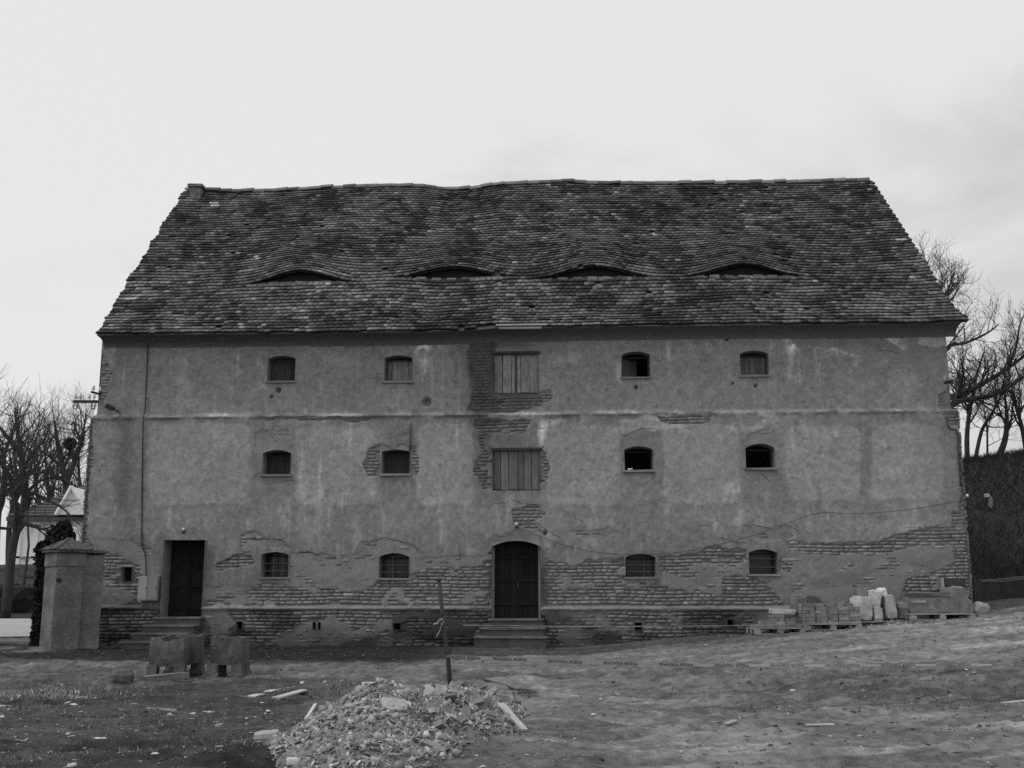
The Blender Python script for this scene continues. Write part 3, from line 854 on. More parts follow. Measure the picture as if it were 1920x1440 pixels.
for key, o in WIN.items():
    wv = reveal(o, 'window')
    sill(o, wv, out=0.05 if key[1] != '3' else 0.03)
    if key in ('a1', 'b1', 'e1', 'a2', 'b2'):
        backfill(o, 0.47, wv, 'dark_wood', 'back_board')
        boards(o, 0.43, {'a1': 4, 'b1': 5, 'e1': 5, 'a2': 3, 'b2': 1}[key], wv, {'a1': 'dark_wood', 'b1': 'paint_wood', 'e1': 'old_wood', 'a2': 'dark_wood', 'b2': 'dark_wood'}[key], missing=(2,) if key == 'a2' and False else (), top=o['zs'] - 0.02)
        frame(o, 0.40, wv, t=0.035)
    elif key == 'd1':
        b = MB().box((0, 0, 0), (0.55, 0.03, o['zs'] - o['zb'] - 0.05)); b.build('open_shutter', 'old_wood', wv, loc=(o['ua'] + 0.22, 0.62, (o['zs'] + o['zb']) / 2), rot=(0, 0, R(42)))
        frame(o, 0.44, wv, t=0.04)
    elif key[1] == '3':
        backfill(o, 0.47, wv, 'dark_glass', 'pane')
        frame(o, 0.40, wv, t=0.045)
        nh = 2
        wd = o['ub'] - o['ua']; h = o['zs'] - o['zb']
        nv = {'a3': (0.36, 0.68), 'b3': (0.4,), 'd3': (0.62,), 'e3': ()}[key]
        for q_ in nv:
            MB().tube([(0, 0, -h / 2), (0, 0, h / 2 + 0.03)], 0.011, 6).build('bar', 'rust_iron', wv, loc=(o['ua'] + wd * q_, 0.24, o['zb'] + h / 2))
        for q_ in (0.28, 0.62) if key != 'e3' else (0.34, 0.72):
            MB().tube([(-wd / 2, 0, 0), (wd / 2, 0, 0)], 0.011, 6).build('bar', 'rust_iron', wv, loc=(o['ua'] + wd / 2, 0.215, o['zb'] + h * q_))
    else:
        frame(o, 0.44, wv, t=0.03)
# the pale rag of plaster lying in one open window
MB().box((0, 0, 0), (0.10, 0.07, 0.05), jit=0.02).build('plaster_lump', 'pale_stone', GR, loc=(WIN['d2']['ua'] + 0.14, 0.02, WIN['d2']['zb'] + 0.02))

for o, m, nb in ((HAT1, 'paint_wood', 5), (HAT2, 'old_wood', 6)):
    hv = reveal(o, 'loading_hatch', 'dark_wood', front=float(prof(o['zb'] + .1)) - 0.045, back=float(prof(o['zb'] + .1)) + 0.14)
    py_ = float(prof(o['zb'] + 0.1))
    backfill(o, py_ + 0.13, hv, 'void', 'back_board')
    boards(o, py_ + 0.05, nb, hv, m, gap=0.014)
    uc = (o['ua'] + o['ub']) / 2
    MB().box((0, 0, 0), (0.05, 0.035, (o['zs'] - o['zb']) * 0.98)).build('cover_strip', 'old_wood' if o is HAT2 else 'dark_wood', hv, loc=(uc, py_ + 0.018, (o['zs'] + o['zb']) / 2))
    MB().box((0, 0, 0), (o['ub'] - o['ua'] + 0.1, 0.13, 0.07)).build('lintel', 'dark_wood', hv, loc=(uc, py_ - 0.0, o['zs'] + 0.02))

dv = reveal(DOORL, 'left_door', 'reveal')
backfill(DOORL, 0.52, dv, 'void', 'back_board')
for i, (a, b) in enumerate(((0.0, 0.5), (0.5, 1.0))):
    o = DOORL; wd = (o['ub'] - o['ua']); h = o['zs'] - o['zb']
    lf = MB().box((0, 0, 0), (wd * 0.5 - 0.012, 0.04, h - 0.03)).build('door_leaf', 'door_wood', dv, loc=(o['ua'] + wd * (a + b) / 2, 0.46, o['zb'] + h / 2))
for i in range(2):
    for j in range(3):
        MB().box((0, 0, 0), (wd * 0.32, 0.025, h * 0.22)).build('door_panel', 'door_wood', dv, loc=(o['ua'] + wd * (0.26 + 0.48 * i), 0.432, o['zb'] + h * (0.2 + 0.3 * j)))
dc = reveal(DOORC, 'arched_double_door', 'reveal')
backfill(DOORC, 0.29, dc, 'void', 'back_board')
o = DOORC; wd = o['ub'] - o['ua']; h = o['zs'] - o['zb'] + 0.06
for i in range(8):
    MB().box((0, 0, 0), (wd / 8 - 0.008, 0.03, h), jit=0.002).build('door_board', 'door_wood', dc, loc=(o['ua'] + wd * (i + 0.5) / 8, 0.25 + 0.004 * (i % 3), o['zb'] + h / 2))
for j, z in enumerate((0.2, 0.52, 0.82)):
    for s in (0.26, 0.74):
        MB().box((0, 0, 0), (wd * 0.42, 0.022, 0.09)).build('door_rail', 'door_wood', dc, loc=(o['ua'] + wd * s, 0.222, o['zb'] + h * z))
MB().box((0, 0, 0), (0.03, 0.03, 0.16)).build('door_handle', 'iron', dc, loc=(o['ua'] + wd * 0.53, 0.2, o['zb'] + h * 0.46))
for s in (-1, 1):
    u_ = o['ua'] if s < 0 else o['ub']
    MB().box((0, 0, 0), (0.07, 0.12, h + 0.02), jit=0.004).build('door_jamb', 'reveal', dc, loc=(u_ - s * 0.03, 0.1, o['zb'] + h / 2))
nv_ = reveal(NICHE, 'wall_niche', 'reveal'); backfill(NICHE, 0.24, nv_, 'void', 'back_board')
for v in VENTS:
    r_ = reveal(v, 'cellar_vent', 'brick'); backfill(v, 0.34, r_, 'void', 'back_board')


def steps(o, n, spread, zlow, extra, nm):
    for i in range(n):
        zt = o['zb'] - 0.02 - i * (o['zb'] - zlow) / n
        wd = (o['ub'] - o['ua']) + 0.12 + spread * i
        dp = 0.34
        me = rough_block((wd, 0.75, (o['zb'] - zlow) / n + 0.10), 50 + i + n, bev=0.03, jit=0.012, sub=3)
        c_ = Vector(((o['ua'] + o['ub']) / 2 + extra * i, -0.10 - dp * i + 0.12, zt - (o['zb'] - zlow) / n - 0.10))
        st = obj('door_step', me, 'step', GR, loc=c_)
        obj('tread', rough_block((wd + 0.05, 0.76, 0.05), 70 + i + n, bev=0.03, jit=0.012, sub=4), 'tread', st, loc=(0, -0.03, (o['zb'] - zlow) / n + 0.075))


steps(DOORL, 4, 0.10, -0.02, -0.10, 'l')
steps(DOORC, 3, 0.20, 0.08, -0.05, 'c')

# --- roof
EPX = [(180, 627), (300, 626), (420, 625), (560, 624), (700, 622), (800, 621), (880, 618), (930, 614), (1030, 614), (1120, 612), (1250, 610), (1400, 608), (1550, 607), (1700, 606), (1802, 603)]
RPX = [(345, 359), (420, 360), (500, 359), (600, 355), (700, 352), (790, 352), (850, 357), (890, 354), (940, 347), (1020, 344), (1100, 343), (1300, 344), (1500, 343), (1633, 341)]
EV = np.array([W(a, b, EAVE_Y) for a, b in EPX]); RV = np.array([W(a, b, RIDGE_Y) for a, b in RPX])
UEL, UER = EV[0, 0], EV[-1, 0] + 0.02
URL, URR = RV[0, 0] + 0.02, RV[-1, 0]
DORM = []


def roofP(s, t, tref):
    uL = UEL + (URL - UEL) * t; uR = UER + (URR - UER) * t
    # broken outline of the left verge
    uL = uL + 0.05 * np.sin(t * 23) * np.sin(t * 9 + 1) + 0.03 * np.sin(t * 51)
    uR = uR + 0.18 * np.exp(-(t / 0.05) ** 2)
    u = uL + (uR - uL) * s
    ze = np.interp(u, EV[:, 0], EV[:, 1]); zr = np.interp(u, RV[:, 0], RV[:, 1])
    y = EAVE_Y + (RIDGE_Y - EAVE_Y) * t
    z = ze + (zr - ze) * t
    z = z - 0.07 * (np.exp(-((t - 0.15) / 0.13) ** 2) - math.exp(-(0.15 / 0.13) ** 2)) * sst(0.0, 0.08, t)
    z = z + 0.10 * (fbm(u * 0.3, t * 2.5, 3) - 0.5) * 2 * sst(0, 0.1, t)
    for (u0, t0, hw, H) in DORM:
        x = np.clip(np.abs(u - u0) / hw, 0, 1)
        b = (0.5 + 0.5 * np.cos(np.pi * x)) ** 1.45
        q = np.clip((t - t0) / 0.33, 0, 1)
        z = z + np.where(tref >= t0 - 1e-6, H * b * (1 - q) ** 1.2, 0)
    return u, y, z


NR = 53
tt, ss = np.meshgrid(np.linspace(0, 1, 201), np.linspace(0, 1, 401), indexing='ij')
ru, ry, rz_ = roofP(ss, tt, tt); rpx, rpy = projl(ru, ry, rz_)
for cx, cy, hwpx in ((563, 534, 88), (848, 528, 98), (1112, 524, 96), (1398, 522, 92)):
    k = np.argmin((rpx - cx) ** 2 + (rpy - cy) ** 2)
    t0 = round(tt.ravel()[k] * NR) / NR
    DORM.append((ru.ravel()[k], t0, hwpx / 44.0, 0.38))
roof_n = Vector((0, -0.70, 0.71))
NRM = np.array([0, -0.70, 0.71])


def bc_(u, y, z): return np.stack([u + 0 * z, y + 0 * z, z], -1)


# boarding under the tiles, split along the dormer line so the eyebrow openings stay open
mb_v = []; mb_f = []; base = 0
for i in range(NR):
    s = np.linspace(0.001, 0.999, 121); t0, t1 = i / NR, (i + 1) / NR
    a = bc_(*roofP(s, np.full_like(s, t0), np.full_like(s, t0))); b = bc_(*roofP(s, np.full_like(s, t1), np.full_like(s, t0)))
    mb_v.append(np.concatenate([a, b]) - NRM * 0.02)
    j = np.arange(120)
    mb_f.append(np.stack([j, j + 1, j + 122, j + 121], -1) + base); base += 242
roof = obj('roof', mesh_np('roof', np.concatenate(mb_v), np.concatenate(mb_f)), 'dark_wood', GR)
# rear slope and eaves boarding
mb = MB()
sR = np.linspace(0, 1, 40); one = np.ones_like(sR)
a = bc_(*roofP(sR, one, one)); 
rv = [tuple(p) for p in a] + [(p[0], DEEP + 0.4, ZT) for p in a]
mb.add(rv, [(i, i + 1, 40 + i + 1, 40 + i) for i in range(39)])
mb.build('rear_slope', 'house_tile', roof)

TW = 0.162
tilesA = []; tilesT = []; rows = []
for i in range(NR):
    t0 = i / NR; ln = 1.75 / NR
    uw = (UER - UEL)
    s0 = -1.0 * TW / uw + ((i % 2) * 0.5) * TW / uw
    nst = int(1.0 / (TW / uw)) + 3
    s = s0 + np.arange(nst) * TW / uw + rng.uniform(-0.06, 0.06, nst) * TW / uw
    s = s[(s > -0.75 * TW / uw) & (s < 1.0 - 0.2 * TW / uw)]
    n = len(s); g = 0.002 / uw
    wv = 0.18 / NR * (fbm(s * 40, np.full(n, i * 0.7), 4, 2) - 0.5) * 2 + rng.normal(0, 0.035, n) / NR
    slip = rng.random(n) < 0.012
    wv = np.where(slip, wv - rng.uniform(0.2, 0.5, n) / NR, wv)
    tr = np.full(n, t0)
    tb = t0 + wv; tb2 = tb + rng.normal(0, 0.035, n) / NR
    te = np.minimum(t0 + ln, 1.0)
    s1 = np.minimum(s + TW / uw - g, 1.002); s = np.maximum(s, rng.uniform(-0.0022, 0.0, n))
    LL = bc_(*roofP(s + g, np.maximum(tb, -0.006), tr)); LR = bc_(*roofP(s1, np.maximum(tb2, -0.006), tr))
    UL_ = bc_(*roofP(s + g, np.full(n, te), tr)); UR_ = bc_(*roofP(s1, np.full(n, te), tr))
    lift = (0.062 + rng.uniform(0, 0.014, n))[:, None] * NRM; l2 = (0.062 + rng.uniform(0, 0.016, n))[:, None] * NRM
    th = 0.020 * NRM
    # corners as MB.box: z(-,+) y(-,+) x(-,+): y- is the lower edge
    Bx = np.stack([LL + lift - th * 2.9, LR + l2 - th * 2.9, UL_ + NRM * 0.0 - th, UR_ - th, LL + lift, LR + l2, UL_ + NRM * 0.008, UR_ + NRM * 0.008], 1)
    um = (LL[:, 0] + LR[:, 0]) / 2
    cl = fbm(um * 0.55, np.full(n, t0 * 9.0 * 0.55), 5) ; cl2 = fbm(um * 2.2, np.full(n, t0 * 20), 2)
    tn = 0.128 * np.exp(rng.normal(0, 0.17, n)) * (0.5 + 1.0 * vn(um * 2.6 + i * 7.7, np.full(n, i * 3.3), 1)) * (0.55 + 0.9 * cl) * (0.55 + 0.9 * cl2)
    dk = rng.random(n) < (0.10 + 0.75 * sst(0.52, 0.66, fbm(um * 1.3 + 3, np.full(n, t0 * 13), 6)))
    tn = np.where(dk, tn * 0.45, tn)
    tn = np.where(rng.random(n) < 0.004, 0.34, tn)
    px_, py_ = projl(um, LL[:, 1], LL[:, 2])
    okk = np.ones(n, bool)
    if i < 1: okk &= ~((px_ > 888) & (px_ < 938))
    if i < 1: okk &= ~((px_ > 936) & (px_ < 1024))
    for (u0, td, hw, H) in DORM: pass
    okk &= rng.random(n) > 0.003
    # odd bright replacements seen on the left
    for bx, by in ((246, 566), (400, 387), (1690, 455), (481, 488)):
        tn = np.where((np.abs(px_ - bx) < 8) & (np.abs(py_ - by) < 4), 0.5, tn)
    tilesA.append(Bx[okk]); tilesT.append(tn[okk]); rows.append(np.full(okk.sum(), i))
A = np.concatenate(tilesA); tn = np.concatenate(tilesT); rw = np.concatenate(rows)
first = np.arange(len(A))[:300]
FK = np.array([0.4, 1, 0.35, 0.5, 0.6, 0.6])      # shade between the tile rows painted into butts and undersides
for i in first:
    c = A[i].mean(0); V_, F_ = boxes_np(A[i:i + 1] - c)
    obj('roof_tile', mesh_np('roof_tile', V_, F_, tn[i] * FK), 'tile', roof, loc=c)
V_, F_ = boxes_np(A[300:])
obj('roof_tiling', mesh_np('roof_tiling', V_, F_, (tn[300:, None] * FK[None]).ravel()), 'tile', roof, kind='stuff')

# eyebrow dormers: boarded dark mouth and a course of pale mortared tiles in front
for (u0, td, hw, H) in DORM:
    uu = np.linspace(u0 - hw * 0.97, u0 + hw * 0.97, 31)
    sv = (uu - (UEL + (URL - UEL) * td)) / ((UER + (URR - UER) * td) - (UEL + (URL - UEL) * td))
    tq = np.full(31, td + 0.02)
    a = bc_(*roofP(sv, tq, tq * 0)); b = bc_(*roofP(sv, tq, tq))
    mb = MB(); vs = [tuple(p + np.array([0, 0.06, -0.05])) for p in a] + [tuple(p + np.array([0, 0.06, 0.0])) for p in b]
    mb.add(vs, [(i, i + 1, 31 + i + 1, 31 + i) for i in range(30)])
    dm = mb.build('eyebrow_dormer', 'void', GR)
    mb = MB(); fr = b[5:26] + np.array([0, -0.02, -0.035])
    mb.tube([tuple(p) for p in fr], 0.022, 5); mb.build('dormer_frame', 'dark_wood', dm)
    tqb = np.full(31, td - 0.2 / NR); e = bc_(*roofP(sv, tqb, tqb * 0))
    for k in range(2, 28, 3):
        MB().box((0, 0, 0), (0.27, 0.16, 0.045), jit=0.012, tone=random.uniform(0.08, 0.17)).build('mortar_course', 'tile', dm, loc=e[k] + np.array([0.1, 0.05, 0.07]), rot=(R(38), 0, 0))

# ridge tiles
rt = []
for v in range(6):
    mb = MB(); nseg = 8; vs = []
    for e in (0, 1):
        for k in range(nseg + 1):
            a_ = math.pi * k / nseg
            for r_ in (0.125 + 0.012 * e, 0.10): vs.append((e * 0.42, -math.cos(a_) * r_, math.sin(a_) * r_ * 1.05))
    m2 = 2 * (nseg + 1)
    fs = []
    for k in range(nseg):
        fs += [(2 * k, m2 + 2 * k, m2 + 2 * k + 2, 2 * k + 2), (2 * k, 2 * k + 2, 2 * k + 3, 2 * k + 1), (m2 + 2 * k, m2 + 2 * k + 1, m2 + 2 * k + 3, m2 + 2 * k + 2), (2 * k + 1, 2 * k + 3, m2 + 2 * k + 3, m2 + 2 * k + 1)]
    mb.add(vs, fs, (0.15, 0.12, 0.18, 0.09, 0.2, 0.14)[v])
    rt.append(mb.mesh('ridge_tile'))
u = URL
while u < URR - 0.25:
    sv = (u - URL) / (URR - URL)
    p = bc_(*roofP(np.array([sv]), np.array([1.0]), np.array([1.0])))[0]; p2 = bc_(*roofP(np.array([sv + 0.016]), np.array([1.0]), np.array([1.0])))[0]
    if True:
        obj('ridge_tile', random.choice(rt), 'tile', roof, loc=(p[0], RIDGE_Y, p[2] - 0.03 + random.uniform(-0.015, 0.025)), rot=(random.uniform(-0.1, 0.1), -math.atan2(p2[2] - p[2], p2[0] - p[0]) + random.uniform(-0.04, 0.04), random.uniform(-0.05, 0.05)))
    u += 0.385

# chimney stump
cc = Wl(369, 362, RIDGE_Y - 0.35)
ch = MB().box((0, 0, 0.1), (0.36, 0.42, 1.0), jit=0.01, tone=0.17).build('chimney', 'brick', roof, loc=(cc.x, RIDGE_Y - 0.3, cc.z - 0.42))
MB().box((0, 0, 0), (0.5, 0.56, 0.09), jit=0.012, tone=0.16).build('chimney_cap', 'brick', ch, loc=(0, 0, 0.63))
for k in range(5):
    for s in range(2):
        MB().box((0, 0, 0), (0.17, 0.43, 0.07), jit=0.006, tone=random.uniform(0.13, 0.24)).build('chimney_brick', 'brick', ch, loc=(-0.09 + 0.18 * s, -0.004, 0.2 + k * 0.08))

# cove cornice under the eaves, in two lengths with a broken gap between
for (ua, ub) in ((UEL + 0.02, UER),):
    n = max(int((ub - ua) / 0.25), 2); mb = MB(); vs = []
    cs = [(0.13, -0.24), (0.09, -0.24), (0.07, -0.18), (0.02, -0.11), (-0.06, -0.06), (-0.16, -0.02), (-0.40, 0.01), (-0.40, 0.055), (0.10, 0.10)]
    for k in range(n + 1):
        uu = ua + (ub - ua) * k / n; ze = float(np.interp(uu, EV[:, 0], EV[:, 1]))
        for (yy, dz) in cs: vs.append((uu, yy + 0.01 * random.uniform(-1, 1), ze + dz - 0.03))
    m2 = len(cs)
    mb.add(vs, [(k * m2 + j, (k + 1) * m2 + j, (k + 1) * m2 + j + 1, k * m2 + j + 1) for k in range(n) for j in range(m2 - 1)] + [tuple(range(m2)), tuple(range(n * m2, n * m2 + m2))[::-1]], 0.13)
    mb.build('cornice', 'plaster', GR)
# bare boards in the broken eave
for a_, b_, y_, dz in ((930, 1026, 610, 0), (936, 1015, 616, 0)):
    p = Wl(a_, y_, EAVE_Y + 0.02); q_ = Wl(b_, y_ - 1, EAVE_Y + 0.02)
    MB().box((0, 0, 0), ((q_ - p).length, 0.14, 0.045), jit=0.006).build('eave_board', 'beam_wood', roof, loc=(p + q_) / 2)

# ================================================================== fittings on the granary


def wl(px, py, d=0.0):
    """point on the front of the granary in world space"""
    u, z = W(px, py, d); x, y = l2w(u, d); return Vector((x, y, z))


def poly_thing(name, pts, rad, m, label, cat, n=6, group=None):
    b = pts[0]
    mb = MB().tube([p - b for p in pts], rad, n)
    return mb.build(name, m, None, loc=b, smooth=True, label=label, cat=cat, group=group)


def bez(pts, k=6):
    """smooth run through points"""
    out_ = []
    P = [pts[0]] + list(pts) + [pts[-1]]
    for i in range(1, len(P) - 2):
        for j in range(k):
            t = j / k
            out_.append(0.5 * ((2 * P[i]) + (P[i + 1] - P[i - 1]) * t + (2 * P[i - 1] - 5 * P[i] + 4 * P[i + 1] - P[i + 2]) * t * t + (3 * P[i] - P[i - 1] - 3 * P[i + 1] + P[i + 2]) * t ** 3))
    out_.append(P[-2]); return out_


poly_thing('supply_cable', bez([wl(278, 640, 0.05), wl(275, 700, 0.06), wl(272, 768, 0.04), wl(269, 785, -0.06), wl(267, 860, -0.05), wl(266, 960, -0.05), wl(266, 1015, -0.05), wl(272, 1040, -0.05), wl(274, 1060, -0.05), wl(274, 1080, -0.05)]), 0.017, 'iron', 'black supply cable running down the wall from the eaves to the meter boxes', 'cable')
poly_thing('slack_cable', bez([wl(970, 988, -0.08), wl(1040, 1016, -0.07), wl(1110, 1034, -0.06), wl(1195, 1040, -0.07), wl(1290, 1033, -0.07), wl(1390, 1010, -0.07), wl(1470, 983, -0.07), wl(1535, 962, -0.06), wl(1600, 963, -0.06), wl(1700, 956, -0.06), wl(1812, 936, -0.06)]), 0.0055, 'iron', 'thin cable sagging across the wall from the arched door lamp to the corner', 'cable')
poly_thing('corner_conduit', bez([wl(1776, 782, -0.05), wl(1777, 797, -0.06), wl(1782, 804, -0.06), wl(1790, 805, -0.06), wl(1795, 812, -0.06), wl(1797, 850, -0.06), wl(1801, 912, -0.05)], 4), 0.018, 'iron', 'dark bent conduit running down the corner of the wall beside the embankment', 'conduit')
poly_thing('wall_rod', [wl(770, 792, -0.05), wl(769, 845, -0.05)], 0.014, 'iron', 'thin dark rod hanging beside a boarded window in the flaked plaster', 'rod')
for a_, b_, m, lb in ((264, 280, 'metal_box', 'pale grey meter box on the wall left of the deep doorway'), (281, 299, 'metal_box_dull', 'duller grey meter box touching the doorway jamb')):
    p = wl(a_, 1080, -0.05); q_ = wl(b_ - 0.6, 1126, -0.05)
    bx = thing('meter_box', lb, 'meter box', (p + q_) / 2, -PSI)
    wd, hh_ = (q_ - p).x, p.z - q_.z
    MB().box((0, -0.06, 0), (wd, 0.18, hh_)).build('case', m, bx)
    MB().box((0, -0.155, 0), (wd - 0.04, 0.012, hh_ - 0.05)).build('lid', m, bx)
    MB().box((wd * 0.36, -0.166, 0), (0.02, 0.012, 0.05)).build('latch', 'iron', bx)


def wall_lamp(p, label):
    t = thing('wall_lamp', label, 'lamp', p, -PSI)
    MB().tube([(0, 0.1, 0.0), (0, -0.08, 0.02)], 0.02, 6).build('arm', 'iron', t)
    MB().lathe([(0.035, -0.05), (0.05, -0.02), (0.03, 0.03)], (0, -0.09, -0.02), 8).build('socket', 'iron', t)
    MB().lathe([(0.012, 0.0), (0.03, 0.015), (0.04, 0.04), (0.033, 0.07), (0.01, 0.085)], (0, -0.10, 0.0), 10).build('globe', 'porcelain', t, smooth=True)


wall_lamp(wl(346, 996, -0.04), 'small white globe lamp above the square doorway')
wall_lamp(wl(969, 986, -0.04), 'small white globe lamp above the arched double door')
wall_lamp(wl(1811, 933, -0.02), 'small white lamp at the wall corner beside the embankment')


def insulator(mb, p, s=1.0):
    mb.lathe([(0.008, -0.1), (0.008, 0.0), (0.035, 0.0), (0.045, 0.03), (0.03, 0.06), (0.04, 0.09), (0.02, 0.12)], p, 8)


p0 = at(138, 753, 28.6); p1 = at(183, 755, 28.6)
ia = thing('insulator_crossarm', 'dark iron crossarm carrying small insulators off the end wall against the sky', 'bracket', p0, 0)
MB().box(((p1 - p0).x / 2, 0, 0), ((p1 - p0).x, 0.08, 0.07)).build('arm', 'iron', ia)
for x in (3, 12, 29, 38):
    mb = MB(); insulator(mb, ((p1 - p0).x * x / 45.0, 0, 0.09), 1); mb.build('insulator', 'porcelain', ia, smooth=True)
for x, s in ((7, -1), (34, 1)):
    u = (p1 - p0).x * x / 45.0
    MB().tube(bez([Vector((u, 0, 0)), Vector((u, 0, -0.12)), Vector((u + s * 0.02, 0, -0.19)), Vector((u + s * 0.07, 0, -0.19)), Vector((u + s * 0.09, 0, -0.13))], 4), 0.012, 5).build('hook', 'iron', ia)
    mb = MB(); insulator(mb, (u + s * 0.09, 0, -0.13), 1); mb.build('insulator', 'porcelain', ia, smooth=True)
for (px, py, lb, sg) in ((186, 739, 'dark iron insulator stub at the upper wall corner beside the crossarm', 1), (1772, 718, 'dark insulator stub at the upper wall corner beside the bare trees', -1)):
    p = wl(px, py, 0.1)
    t = thing('insulator_stub', lb, 'bracket', p, -PSI)
    MB().tube([(0.05 * sg, 0.15, 0), (-0.09 * sg, -0.28, 0.01)], 0.035, 6).build('arm', 'iron', t)
    for k in (0.3, 0.85):
        mb = MB(); insulator(mb, (0.05 * sg - 0.14 * sg * k, 0.15 - 0.43 * k, 0.08)); mb.build('insulator', 'porcelain', t, smooth=True)
p = wl(215, 768, 0.0)
t = thing('floodlight', 'small rusty floodlight on a bracket above the string course', 'floodlight', p, -PSI)
MB().tube([(0.1, 0.15, -0.05), (0.0, -0.1, 0.0)], 0.02, 6).build('arm', 'iron', t)
MB().box((-0.06, -0.16, 0.04), (0.22, 0.14, 0.10), rot=(0.3, 0.45, 0)).build('housing', 'iron', t)

# ================================================================== gate pillar and what stands beside it
def xy(px, Y): return at(px, 1190, Y).x


gpY = 26.6
gb = Vector((xy(95, gpY), gpY, 0)); gb.z = gz(gb.x, gb.y) - 0.08
gp_ = thing('gate_pillar', 'stout plastered gate pillar with a low pyramid cap beside the granary corner', 'pillar', gb)
H = 2.40
def rough_prism(w_, d_, h_, seed, bev=0.05, jit=0.018, cuts=9):
    me_ = rough_block((w_, d_, h_), seed, bev, jit, cuts); return me_


AX = R(45)
obj('shaft', rough_prism(0.68, 0.68, H, 501), 'pillar_coat', gp_, loc=(0, 0.53, 0), rot=(0, 0, AX))
obj('neck_band', rough_prism(0.73, 0.73, 0.34, 502), 'pillar_coat', gp_, loc=(0, 0.53, H - 0.36), rot=(0, 0, AX))
obj('side_pier', rough_prism(0.62, 0.6, H - 0.06, 503), 'pillar_coat', gp_, loc=(0.44, 0.95, 0), rot=(0, 0, R(28)))
obj('cap_slab', rough_prism(0.92, 0.92, 0.07, 504), 'dark_stone', gp_, loc=(0.03, 0.56, H - 0.02), rot=(0, 0, AX))
obj('side_cap_slab', rough_prism(0.74, 0.72, 0.06, 505), 'dark_stone', gp_, loc=(0.45, 0.95, H - 0.03), rot=(0, 0, R(28)))
hd = 0.655
cp = [(0.03, 0.56 - hd), (0.03 + hd, 0.56), (0.03, 0.56 + hd), (0.03 - hd, 0.56)]
ap = Vector((0.08, 0.56, H + 0.34)); n = 4
MB().add([(x, y, H + 0.05) for x, y in cp] + [tuple(ap)], [(i, (i + 1) % n, n) for i in range(n)]).build('cap', 'house_tile', gp_)
for j in (3, 0):   # tiles on the two faces of the cap towards the yard
    a_ = Vector((*cp[j], H + 0.055)); b_ = Vector((*cp[(j + 1) % n], H + 0.055))
    for r_ in range(4):
        m_ = max(1, int((b_ - a_).length * (1 - r_ / 4.2) / 0.15))
        for q_ in range(m_):
            e = a_.lerp(b_, (q_ + 0.5) / m_).lerp(ap, (r_ + 0.45) / 4.2)
            nn = (b_ - a_).cross(ap - a_).normalized()
            if nn.z < 0: nn = -nn
            o_ = MB().box((0, 0, 0), (0.13, 0.15, 0.02), jit=0.012).build('cap_tile', 'house_tile', gp_, loc=e + nn * 0.012)
            o_.rotation_euler = nn.to_track_quat('Z', 'Y').to_euler()
MB().box((0, 0, 0), (0.09, 0.05, 0.08), jit=0.01).build('hinge_hole', 'void', gp_, loc=(0.07, 0.07, 1.72))

# ivy-clad stump of the old gate behind the pillar
ib = Vector((xy(90, 29.2), 29.2, 0)); ib.z = gz(ib.x, ib.y) - 0.05
iv = thing('ivy_stump', 'dark ivy-covered stump rising behind the gate pillar cap', 'stump', ib)
mb = MB(); mb.tube([(-0.28, 0, 0), (-0.22, 0, 1.2), (-0.1, 0.0, 2.3), (0.05, 0, 2.75), (0.16, 0, 3.05)], [0.14, 0.12, 0.16, 0.2, 0.12], 8)
mb.build('trunk', 'bark', iv)


def leaves_np(cent, spread, n, size, seed, flat=0.0):
    """many small leaf quads around a list of (centre, radius)"""
    r_ = np.random.default_rng(seed); V_ = []
    c = np.array([x[0] for x in cent]); rd = np.array([x[1] for x in cent])
    k = r_.integers(0, len(c), n)
    d = r_.normal(0, 1, (n, 3)); d /= np.linalg.norm(d, axis=1)[:, None]
    p = c[k] + d * (rd[k] * (0.55 + 0.55 * r_.random(n)))[:, None]
    a_ = r_.normal(0, 1, (n, 3)); a_ /= np.linalg.norm(a_, axis=1)[:, None]
    b_ = np.cross(a_, r_.normal(0, 1, (n, 3))); b_ /= np.linalg.norm(b_, axis=1)[:, None]
    s = (size * (0.6 + 0.8 * r_.random(n)))[:, None]
    V_ = np.stack([p - a_ * s * 0.5, p + b_ * s * 0.35, p + a_ * s * 0.5, p - b_ * s * 0.35], 1).reshape(-1, 3)
    return V_, np.arange(4 * n).reshape(-1, 4)


cl_ = [((-0.26, 0, z), 0.16) for z in np.arange(0.1, 2.0, 0.22)] + [((-0.15, 0, 2.2), 0.3), ((-0.28, 0, 2.5), 0.22), ((0.02, 0, 2.55), 0.34), ((0.1, 0, 2.85), 0.32), ((0.2, 0, 3.05), 0.2), ((0.28, 0, 2.6), 0.2)]
V_, F_ = leaves_np(cl_, 0, 6500, 0.13, 5)
obj('ivy', mesh_np('ivy', V_, F_), 'leaf', iv, kind='stuff')

# ================================================================== far left: wall, hedge, lamp, house
hy = 53.0
mb = MB(); n = 40; 
hv_ = []
for i in range(n + 1):
    x = -46 + 29 * i / n
    g0 = float(G(x, hy))
    for (dy, dz) in ((-0.9, -0.1), (-1.0, 0.5), (-0.8, 1.0), (-0.3, 1.15), (0.4, 1.1), (0.8, 0.9), (0.9, -0.1)):
        hv_.append((x, hy + dy + random.uniform(-0.12, 0.12), g0 + dz + random.uniform(-0.08, 0.08)))
mb.add(hv_, [(i * 7 + j, (i + 1) * 7 + j, (i + 1) * 7 + j + 1, i * 7 + j + 1) for i in range(n) for j in range(6)])
hb = thing('hedge', 'low dark clipped hedge beyond the pale road', 'hedge', (-32, hy, float(G(-32, hy))))
o_ = mb.build('body', 'hedge', hb); o_.matrix_parent_inverse = Matrix.Translation(-Vector(hb.location))
cl_ = [((-46 + 29 * random.random(), hy - 0.3 + 0.7 * random.random(), 0), 0.75) for _ in range(160)]
